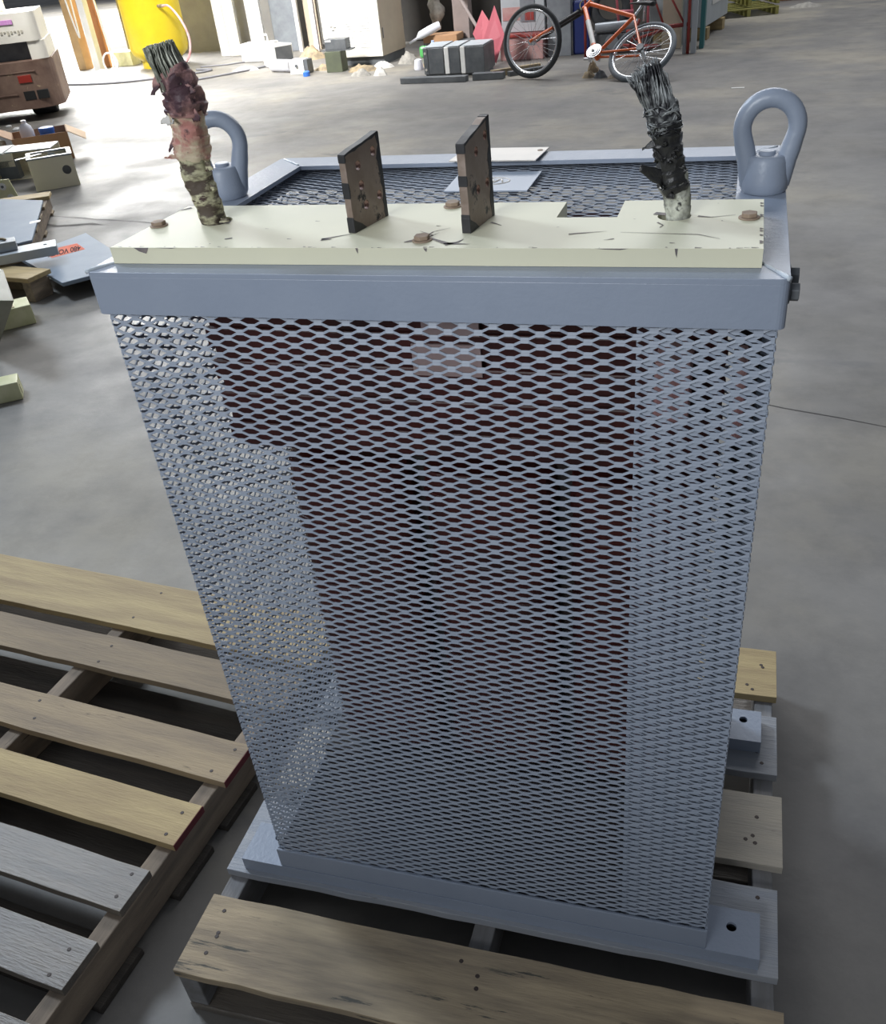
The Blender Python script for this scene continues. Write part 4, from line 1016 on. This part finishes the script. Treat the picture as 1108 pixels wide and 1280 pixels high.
mb = MB(); P, R = lerp_path([(-3.93, 12.9, .72, .05), (-3.93, 12.85, .60, .09), (-3.88, 12.83, .45, .11), (-3.90, 12.83, .33, .07), (-3.92, 12.83, .26, .03)], 20); mb.tube(P, R, seg=14)
for v in mb.bm.verts: v.co += Vector((1, .4, 0)) * noise.noise(v.co * 9) * .05
o = mb.build('hanging_cloth', 'cloth', None, smooth=True); tag(o, 'grey rag hanging in the dark rack beside the brown column', 'rag')
mb = MB(); mb.cyl((-3.60, 12.62, .80), (-2.95, 12.1, .003), .022, seg=10); o = mb.build('angle_bar', 'post', None); tag(o, 'brown-grey bar slanting down behind the pink signs', 'bar')
# black boxes with white straps
for i, (x0, x1, y, lab) in enumerate(((-3.34, -3.10, 10.36, 'left'), (-3.08, -2.90, 10.34, 'middle'), (-2.88, -2.60, 10.32, 'right'))):
    t = thing('black_module', (x0, y, 0), f'{ {"left": "leftmost black-sided module with screw heads, under the brown column", "middle": "narrow black module between the other two black ones", "right": "widest black module, beside the pink diamond sign"}[lab] }', 'module', None)
    mb = MB(); mb.box((x0 + .055, y, .03), (x1, y + .5, .30), .004); mb.build('case', 'dsteel', t)
    mb = MB(); mb.box((x0 - .0, y - .006, .03), (x0 + .054, y + .5, .305), .004); mb.build('light_end', 'white', t) if lab != 'left' else mb.build('light_end', 'dsteel', t)
    mb = MB(); mb.box((x0 + .01, y + .02, .3055), (x1 - .01, y + .48, .313)); mb.build('top_sheet', 'ltgrey', t)
    mb = MB(); mb.box((x0, y + .04, 0), (x1, y + .4, .0295)); mb.build('feet', 'dsteel', t)
    if lab == 'left':
        for z_ in (.08, .25):
            mb = MB(); mb.cyl((x0 + .025, y - .0065, z_), (x0 + .025, y - .013, z_), .014, seg=12); mb.build('screw', 'alu', t)
def bar(a, b_, w, h, m, label, nm='steel_bar'):
    L = math.hypot(b_[0] - a[0], b_[1] - a[1]); o = MB().box((0, 0, 0), (L, w, h), mx=oriented(*a, *b_)).build(nm, m, None, bevel=.004); return tag(o, label, 'bar')
bar((-3.52, 9.97), (-2.72, 9.90), .10, .06, 'dsteel', 'black steel bar on the floor in front of the left black modules')
bar((-2.66, 9.97), (-2.30, 9.97), .10, .07, 'dsteel', 'short black bar in front of the widest black module')
bar((-2.46, 10.12), (-1.98, 10.5), .06, .07, 'junk', 'brown lumber strip pointing towards the front bicycle wheel', 'lumber_strip')
bar((-2.26, 10.12), (-1.9, 10.42), .07, .05, 'dsteel', 'dark bar lying beside the brown lumber strip')
# pink signs
def plate4(name, pts, n, m, label, cat='sign'):
    mb = MB(); n = Vector(n); A = [mb.bm.verts.new(p) for p in pts]; B_ = [mb.bm.verts.new(Vector(p) + n) for p in pts]
    mb.bm.faces.new(A); mb.bm.faces.new(B_[::-1]); k = len(pts)
    for i in range(k): mb.bm.faces.new((A[i], A[(i + 1) % k], B_[(i + 1) % k], B_[i]))
    o = mb.build(name, m, None); return tag(o, label, cat)
plate4('diamond_sign', [(-2.62, 10.95, .03), (-2.50, 10.95, .33), (-2.63, 11.05, .63), (-2.80, 10.98, .22)], (0, .012, 0), 'pink', 'faded pink diamond road sign standing on its corner')
plate4('diamond_sign', [(-2.83, 11.12, .12), (-2.70, 11.15, .42), (-2.82, 11.2, .58), (-2.94, 11.15, .34)], (0, .012, 0), 'pink', 'second pink sign half hidden behind the diamond one')
# machines behind the front wheel
t = thing('printed_carton', (-2.3, 11.6, 0), 'white and grey printed carton behind the front bicycle wheel', 'carton')
mb = MB(); mb.box((-2.66, 11.5, .29), (-2.12, 11.85, .95), .006); mb.build('carton_body', 'ltgrey', t)
mb = MB(); mb.box((-2.64, 11.494, .42), (-2.42, 11.4995, .56)); mb.build('red_print', 'pinkish', t)
mb = MB(); mb.box((-2.42, 11.490, .40), (-2.24, 11.4995, .68)); pp = mb.build('picture_print', 'steel', t)
mb = MB(); mb.box((-2.36, 11.484, .415), (-2.25, 11.4895, .50)); mb.build('red_block', 'red', pp)
t = thing('plastic_crate', (-2.3, 11.6, 0), 'reddish and cream crate under the printed carton', 'crate')
mb = MB(); mb.box((-2.66, 11.35, 0), (-2.12, 11.85, .25), .01); mb.build('crate_body', 'pinkish', t)
mb = MB(); mb.box((-2.68, 11.33, .2505), (-2.1, 11.86, .285), .006); mb.build('crate_rim', 'red', t)
plain('grey_duct', (-2.09, 11.5, 0), (-1.80, 11.7, .95), 'steel', 'tall grey sheet metal duct behind the wheel spokes', 'duct')
plain('blue_board', (-1.79, 11.55, .0), (-1.58, 11.6, .58), 'navy', 'dark blue board behind the right of the front wheel', 'board', bevel=.08)
def tire(name, c, n, R, r, m, label):
    mb = MB(); n = Vector(n).normalized(); u = n.orthogonal().normalized(); w_ = n.cross(u)
    mb.tube([Vector(c) + (u * math.cos(2 * PI * k / 36) + w_ * math.sin(2 * PI * k / 36)) * R for k in range(36)], r, seg=12, closed=True)
    o = mb.build(name, m, None, smooth='all'); return tag(o, label, 'tyre', 'dark tyres stored behind the bicycle')
tire('stored_tyre', (-1.35, 11.7, .48), (.2, -1, .3), .20, .06, 'rubber', 'dark tyre leaning in the rack behind the orange frame')
tire('stored_tyre', (-1.02, 12.1, .70), (.1, -.7, .8), .20, .07, 'rubber', 'dark tyre stacked highest behind the orange frame')
tire('stored_tyre', (-1.75, 11.9, .75), (.1, -.7, .5), .18, .07, 'rubber', 'dark tyre above the blue board behind the fork')
t = thing('grey_engine', (-1.2, 11.7, 0), 'dark grey machine casting under the stored tyres', 'machine')
mb = MB(); mb.box((-1.55, 11.5, 0), (-.85, 11.95, .22), .02); mb.build('base', 'dsteel', t)
mb = MB(); mb.cyl((-1.5, 11.5, .28), (-1.0, 11.5, .30), .055, seg=16); mb.build('cylinder', 'steel', t)
mb = MB(); mb.cyl((-1.3, 11.45, .13), (-1.3, 11.49, .13), .08, seg=20); mb.build('cover', 'steel', t)
# red rack
t = thing('red_rack', (-.8, 11.3, 0), 'red painted steel rack behind the rear bicycle wheel', 'rack')
def tub(name, pts, r, m, parent): mb = MB(); mb.tube(pts, r, seg=8); return mb.build(name, m, parent, smooth='all')
tub('upright', [(-1.60, 11.35, 0), (-1.60, 11.35, 1.2)], .016, 'red', t); tub('upright', [(-.38, 11.15, 0), (-.38, 11.15, 1.2)], .018, 'red', t)
tub('cross_bar', [(-1.1, 11.25, .25), (-.38, 11.18, .30)], .022, 'red', t); tub('cross_bar', [(-.85, 11.3, .64), (-.38, 11.2, .62)], .026, 'red', t)
tub('brace', [(-.62, 11.2, .62), (-.42, 11.2, .28)], .012, 'red', t); tub('brace', [(-.80, 11.25, .60), (-.68, 11.25, .32)], .012, 'red', t); tub('cross_bar', [(-1.15, 11.2, .12), (-.7, 11.15, .10)], .016, 'red', t); tub('cross_bar', [(-1.0, 11.3, .16), (-.5, 11.2, .30)], .016, 'red', t)
t = thing('hand_truck', (-1.0, 11.0, 0), 'faded pinkish-red hand truck frame standing behind the bicycle frame', 'hand truck')
for x0, x1 in ((-1.22, -1.13), (-1.06, -.97)): tub('rail', [(x0, 10.9, 1.05), (x1, 10.75, .42)], .014, 'pink', t)
tub('rail', [(-.82, 10.9, 1.05), (-.82, 10.9, .30)], .014, 'pink', t); tub('cross_bar', [(-1.16, 10.78, .50), (-.97, 10.75, .50)], .024, 'pink', t); tub('lower_bar', [(-1.0, 10.8, .12), (-.7, 10.85, .14)], .02, 'red', t); tub('lower_frame', [(-1.02, 10.8, .12), (-.90, 10.78, .42)], .014, 'red', t)
t = thing('chrome_fitting', (-.88, 10.9, .5), 'shiny chrome assembly with a black wheel hung on the red rack', 'fitting')
mb = MB(); mb.lathe([(.05, -.03), (.075, 0), (.05, .03)], (0, 0, 0), seg=20, mx=Matrix.Translation((-.80, 11.0, .62)) @ Matrix.Rotation(1.3, 4, 'X')); mb.build('dark_wheel', 'rubber', t, smooth=True)
mb = MB(); mb.cyl((-.93, 10.95, .56), (-.80, 10.95, .66), .035, seg=14); mb.cyl((-.80, 10.93, .66), (-.72, 10.93, .60), .025, seg=14); mb.build('chrome_body', 'chrome', t, smooth=True)
tub('hanger', [(-.86, 10.95, .58), (-.87, 10.93, .38)], .015, 'chrome', t)
plain('beige_bin', (-.72, 11.62, .0), (-.50, 11.82, .60), 'beige', 'beige bin inside the red rack', 'bin')
# steel posts and machine at the right of the rack
t = thing('steel_doorway', (-.4, 11.4, 0), 'light grey steel door frame right of the red rack', 'frame')
mb = MB(); mb.box((-.66, 11.9, 0), (-.48, 12.0, 2), .004); mb.build('post', 'ltgrey', t)
mb = MB(); mb.box((-.44, 11.15, 0), (-.405, 11.25, 2), .003); mb.build('post', 'steel', t)
mb = MB(); mb.box((-.35, 11.15, 0), (-.29, 11.3, 2), .003); mb.build('post', 'ltgrey', t)
mb = MB(); mb.box((-.27, 11.5, 0), (-.22, 11.8, 2), .003); mb.build('post', 'teal', t)
t = thing('white_machine', (-.2, 12.8, 0), 'white enamelled machine cabinet raised on wooden blocks', 'machine')
wm = oriented(-.25, 12.2, -.02, 13.6)
mb = MB(); mb.box((0, 0, .14), (1.4, .7, 2.0), .01, mx=wm); bd = mb.build('cabinet_body', 'ltgrey', t)
mb = MB(); mb.box((.35, -.008, .35), (1.2, -.001, 1.6), .002, mx=wm); mb.build('door', 'white', bd)
for k, x in enumerate((.02, .95)):
    mb = MB(); mb.box((x, -.03, 0), (x + .16, .7, .135), .004, mx=wm); mb.build('wood_block', 'wood_new', t)
for k in range(2):
    t = thing('painted_pallet', (.2, 14.6, .13 * k), ('lower' if k == 0 else 'upper') + ' yellow-green painted pallet in the stack of two at the back', 'pallet', None)
    ym = oriented(-.15, 14.25 + .05 * k, .62, 14.5 + .04 * k)
    for j in range(5): mb = MB(); mb.box((0, .2 * j, .085 + .13 * k), (.85, .2 * j + .13, .105 + .13 * k), .003, mx=ym); mb.build('deck_board', 'ygreen', t)
    for j in (0, .4, .8): mb = MB(); mb.box((j, 0, .0 + .13 * k), (j + .05, .95, .0845 + .13 * k), .003, mx=ym); mb.build('stringer', 'ygreen', t)
plain('teal_post', (.18, 15.9, 0), (.38, 16.1, 2.5), 'teal', 'dark teal steel post behind the yellow-green pallets', 'post')
plain('brown_carton', (.55, 16.2, 0), (1.1, 16.6, .22), 'orange_wood', 'brown carton at the far right top of the view', 'carton')
heap('black_bag', 1.05, 15.2, .22, .15, .05, 'cloth', 'grey-white rag on the floor right of the pallets', 'rag', 61)
# brass parts on the floor under the bicycle
for i, (x, y, r, h, m, lab) in enumerate(((-1.33, 10.15, .075, .10, 'junk', 'tall brown metal casting on the floor between the wheels'), (-1.33, 9.82, .08, .06, 'junk', 'brown casting nearest the front wheel'), (-1.19, 9.77, .07, .07, 'dsteel', 'dark lump in the middle of the castings'), (-1.04, 9.70, .06, .04, 'beige', 'pale flat casting nearest the rear wheel'))):
    heap('metal_casting', x, y, r, r * .8, h, m, lab, 'casting', 40 + i)
plain('paper_scrap', (.18, 8.80, 0), (.30, 8.84, .003), 'paper', 'small white paper scrap alone on the open floor at the right', 'litter', bevel=0)

# ------------------------------------------------------------------ bicycle
bk = thing('bicycle', (-1.4, 9.7, 0), 'orange mountain bicycle leaning back in front of the storage rack', 'bicycle')
a_ = Vector((-.91, .41, 0)).normalized(); nn_ = Vector((.41, .91, 0)).normalized(); ph = math.radians(50)
w_ = Vector((0, 0, 1)) * math.cos(ph) + nn_ * math.sin(ph); R0 = Vector((-.862, 9.40, .005)); side = a_.cross(w_).normalized()
def BP(u, v, s=0): return R0 + a_ * u + w_ * v + side * s
def wheel(c, n, R, label, tm):
    n = Vector(n).normalized(); u = n.orthogonal().normalized(); v = n.cross(u); c = Vector(c)
    ring = lambda rr_, off=0, k_=48: [c + n * off + (u * math.cos(2 * PI * k / k_) + v * math.sin(2 * PI * k / k_)) * rr_ for k in range(k_)]
    mb = MB(); mb.tube(ring(R - .052), .017, seg=10, closed=True); rim = mb.build('wheel', 'chrome', bk, label=label, smooth='all')
    mb = MB(); mb.tube(ring(R - .026), .026, seg=12, closed=True); mb.build('tyre', tm, rim, smooth='all')
    mb = MB(); mb.cyl(c - n * .05, c + n * .05, .02, seg=16); mb.cyl(c - n * .035, c - n * .03, .035, seg=16); mb.cyl(c + n * .03, c + n * .035, .035, seg=16); mb.build('hub', 'chrome', rim)
    for k in range(28):
        an = 2 * PI * k / 28; s = 1 if k % 2 else -1; a2 = an + .5 * (1 if k % 4 < 2 else -1)
        p = c + n * s * .03 + (u * math.cos(a2) + v * math.sin(a2)) * .033; q = c + (u * math.cos(an) + v * math.sin(an)) * (R - .06)
        mb = MB(); mb.cyl(p, q, .0018, seg=5); mb.build('spoke', 'chrome', rim)
RW = .362
rear = BP(0, RW); wheel(rear, side, RW, 'rear wheel with dusty tyre', 'rubber_lt')
fc = Vector((-1.955, 9.94, RW * .985)); wheel(fc, (.28, .93, -.17), RW * .985, 'front wheel, turned upright', 'rubber')
bb = BP(.535, .315); stop = BP(.30, .80); htop = BP(.93, 1.00); hbot = BP(.985, .90)
def ft(name, a, c, r, m='orange', r2=None, lab=None): mb = MB(); mb.cyl(a, c, r, r2, seg=16); return mb.build(name, m, bk, smooth=True, label=lab)
ft('top_tube', BP(.94, .975), stop, .022); dt = ft('down_tube', BP(.965, .91), bb, .026); ft('seat_tube', bb, stop.lerp(bb, -.02), .019)
ft('head_tube', hbot, htop, .027)
for s in (-.05, .05):
    e = rear + side * s
    ft('seat_stay', stop + side * s * .35, e, .010); ft('chain_stay', bb + side * s * .6, e, .011)
d0 = BP(.965, .91).lerp(bb, .28) - side * .0; d1 = BP(.965, .91).lerp(bb, .78)
mb = MB(); mb.cyl(d0, d1, .0268, seg=16); mb.build('frame_decal', 'white', dt, smooth=True)
crown = hbot + Vector((-.02, -.02, -.02))
for s in (-.055, .055):
    ax = Vector((.28, .93, -.17)).normalized(); p0 = crown + ax * s; p1 = fc + ax * s; md = p0.lerp(p1, .55)
    mb = MB(); mb.cyl(p0, md, .021, seg=14); lg = mb.build('fork_leg', 'black', bk, smooth=True)
    mb = MB(); mb.cyl(md, p1, .016, seg=14); mb.build('fork_slider', 'black' if s > 0 else 'orange', lg, smooth=True)
mb = MB(); mb.cyl(crown - Vector((.28, .93, -.17)).normalized() * .07, crown + Vector((.28, .93, -.17)).normalized() * .07, .026, seg=14); mb.build('fork_crown', 'black', bk)
mb = MB(); mb.cyl(htop, htop + w_ * .10, .018, seg=12); mb.build('stem', 'chrome', bk)
mb = MB(); mb.cyl(bb - side * .05, bb + side * .05, .026, seg=16); mb.build('bottom_bracket', 'orange', bk)
mb = MB(); q = bb - side * .06
for k in range(3): mb.cyl(q - side * .006 * k, q - side * (.006 * k + .003), .085 - .018 * k, seg=32)
ch = mb.build('chain_ring', 'chrome', bk)
for s, dirv in ((-1, -.92), (1, .92)):
    e = bb + side * s * .085; f = e + (Vector((0, 0, dirv)) * .13 + a_ * .05 * -dirv)
    mb = MB(); mb.cyl(e, f, .014, seg=10); ck = mb.build('crank_arm', 'chrome', bk)
    mb = MB(); mb.box((-.045, -.03, -.012), (.045, .03, .012), .004, mx=Matrix.Translation(f + side * s * .04)); mb.build('pedal', 'chrome', ck)
mb = MB(); mb.cyl(stop, stop + w_ * .14 - a_ * .03, .0145, seg=14); mb.build('seat_post', 'chrome', bk)
mb = MB(); P, R = lerp_path([tuple(stop + w_ * .16 - a_ * .16) + (.05,), tuple(stop + w_ * .17 - a_ * .06) + (.05,), tuple(stop + w_ * .17 + a_ * .06) + (.022,), tuple(stop + w_ * .165 + a_ * .13) + (.014,)], 14)
mb.tube(P, R, seg=14, sx=.5); mb.build('saddle', 'black', bk, smooth='all')
mb = MB(); mb.cyl(rear - side * .055, rear - side * .075, .04, seg=20); mb.build('sprocket', 'dsteel', bk)
mb = MB(); P, R = lerp_path([tuple(rear - side * .06) + (.012,), tuple(rear - side * .07 + Vector((.03, 0, -.05))) + (.016,), tuple(rear - side * .07 + Vector((.06, 0, -.13))) + (.010,)], 8); mb.tube(P, R, seg=8); mb.build('derailleur', 'chrome', bk, smooth='all')
mb = MB(); P, R = lerp_path([tuple(htop + w_ * .1 + a_ * .05) + (.004,), tuple(BP(1.06, 1.0)) + (.004,), tuple(BP(1.04, .93)) + (.004,), tuple(BP(.98, .88)) + (.004,)], 16); mb.tube(P, R, seg=6); mb.build('cable', 'ygreen', bk, smooth='all')


# ------------------------------------------------------------------ light
w = bpy.data.worlds.new('world'); SC.world = w; w.use_nodes = True
nt = w.node_tree; bg = nt.nodes['Background']; bg.inputs['Strength'].default_value = 1.0
tcw = nt.nodes.new('ShaderNodeTexCoord'); sx_ = nt.nodes.new('ShaderNodeSeparateXYZ'); cr = nt.nodes.new('ShaderNodeValToRGB')
nt.links.new(tcw.outputs['Generated'], sx_.inputs[0]); nt.links.new(sx_.outputs['Z'], cr.inputs['Fac']); nt.links.new(cr.outputs['Color'], bg.inputs['Color'])
cr.color_ramp.elements[0].position = .0; cr.color_ramp.elements[0].color = (.135, .145, .16, 1)
cr.color_ramp.elements[1].position = .8; cr.color_ramp.elements[1].color = (.17, .185, .21, 1)
def area(name, loc, tgt, size, power, col=(1, 1, 1), sy=None, spread=180):
    L = bpy.data.lights.new(name, 'AREA'); L.energy = power; L.color = col; L.size = size; L.spread = math.radians(spread)
    if sy: L.shape = 'RECTANGLE'; L.size_y = sy
    o = bpy.data.objects.new(name, L); COL.objects.link(o); o.location = loc
    o.rotation_euler = (Vector(tgt) - Vector(loc)).to_track_quat('-Z', 'Y').to_euler(); return o
area('daylight_outside_door', (-10.8, 14.8, 3.2), (-8.4, 11.6, 0), 3.4, 620, (1, .99, .96), spread=90)
area('outdoor_daylight', (-16.5, 21, 11), (-16, 20, 0), 12, 5200, (1, 1, .98), spread=75)
area('clerestory_windows', (-2, 14.5, 8.2), (-1, 6, 0), 14, 1150, (.97, .98, 1), sy=3.5)
area('roof_skylight', (-6.7, 3.9, 7), (-1.2, .3, 0), 1.6, 120, (.76, .87, 1), spread=90)
area('background_fill', (-7.2, 5.2, 6.5), (-5.6, 12.6, .3), 1.5, 240, (1, .99, .97), spread=55)  # added fill that brightens the front faces of the background
area('front_fill', (-.9, -2.9, 2.7), (0, .1, 1.5), 1.4, 8.5, (.92, .96, 1), spread=47)  # added front fill behind the camera, narrowed so the lower front stays darker

vs = SC.view_settings; vs.view_transform = 'Standard'; vs.look = 'None'; vs.gamma = 1; vs.use_curve_mapping = False; vs.exposure = 0
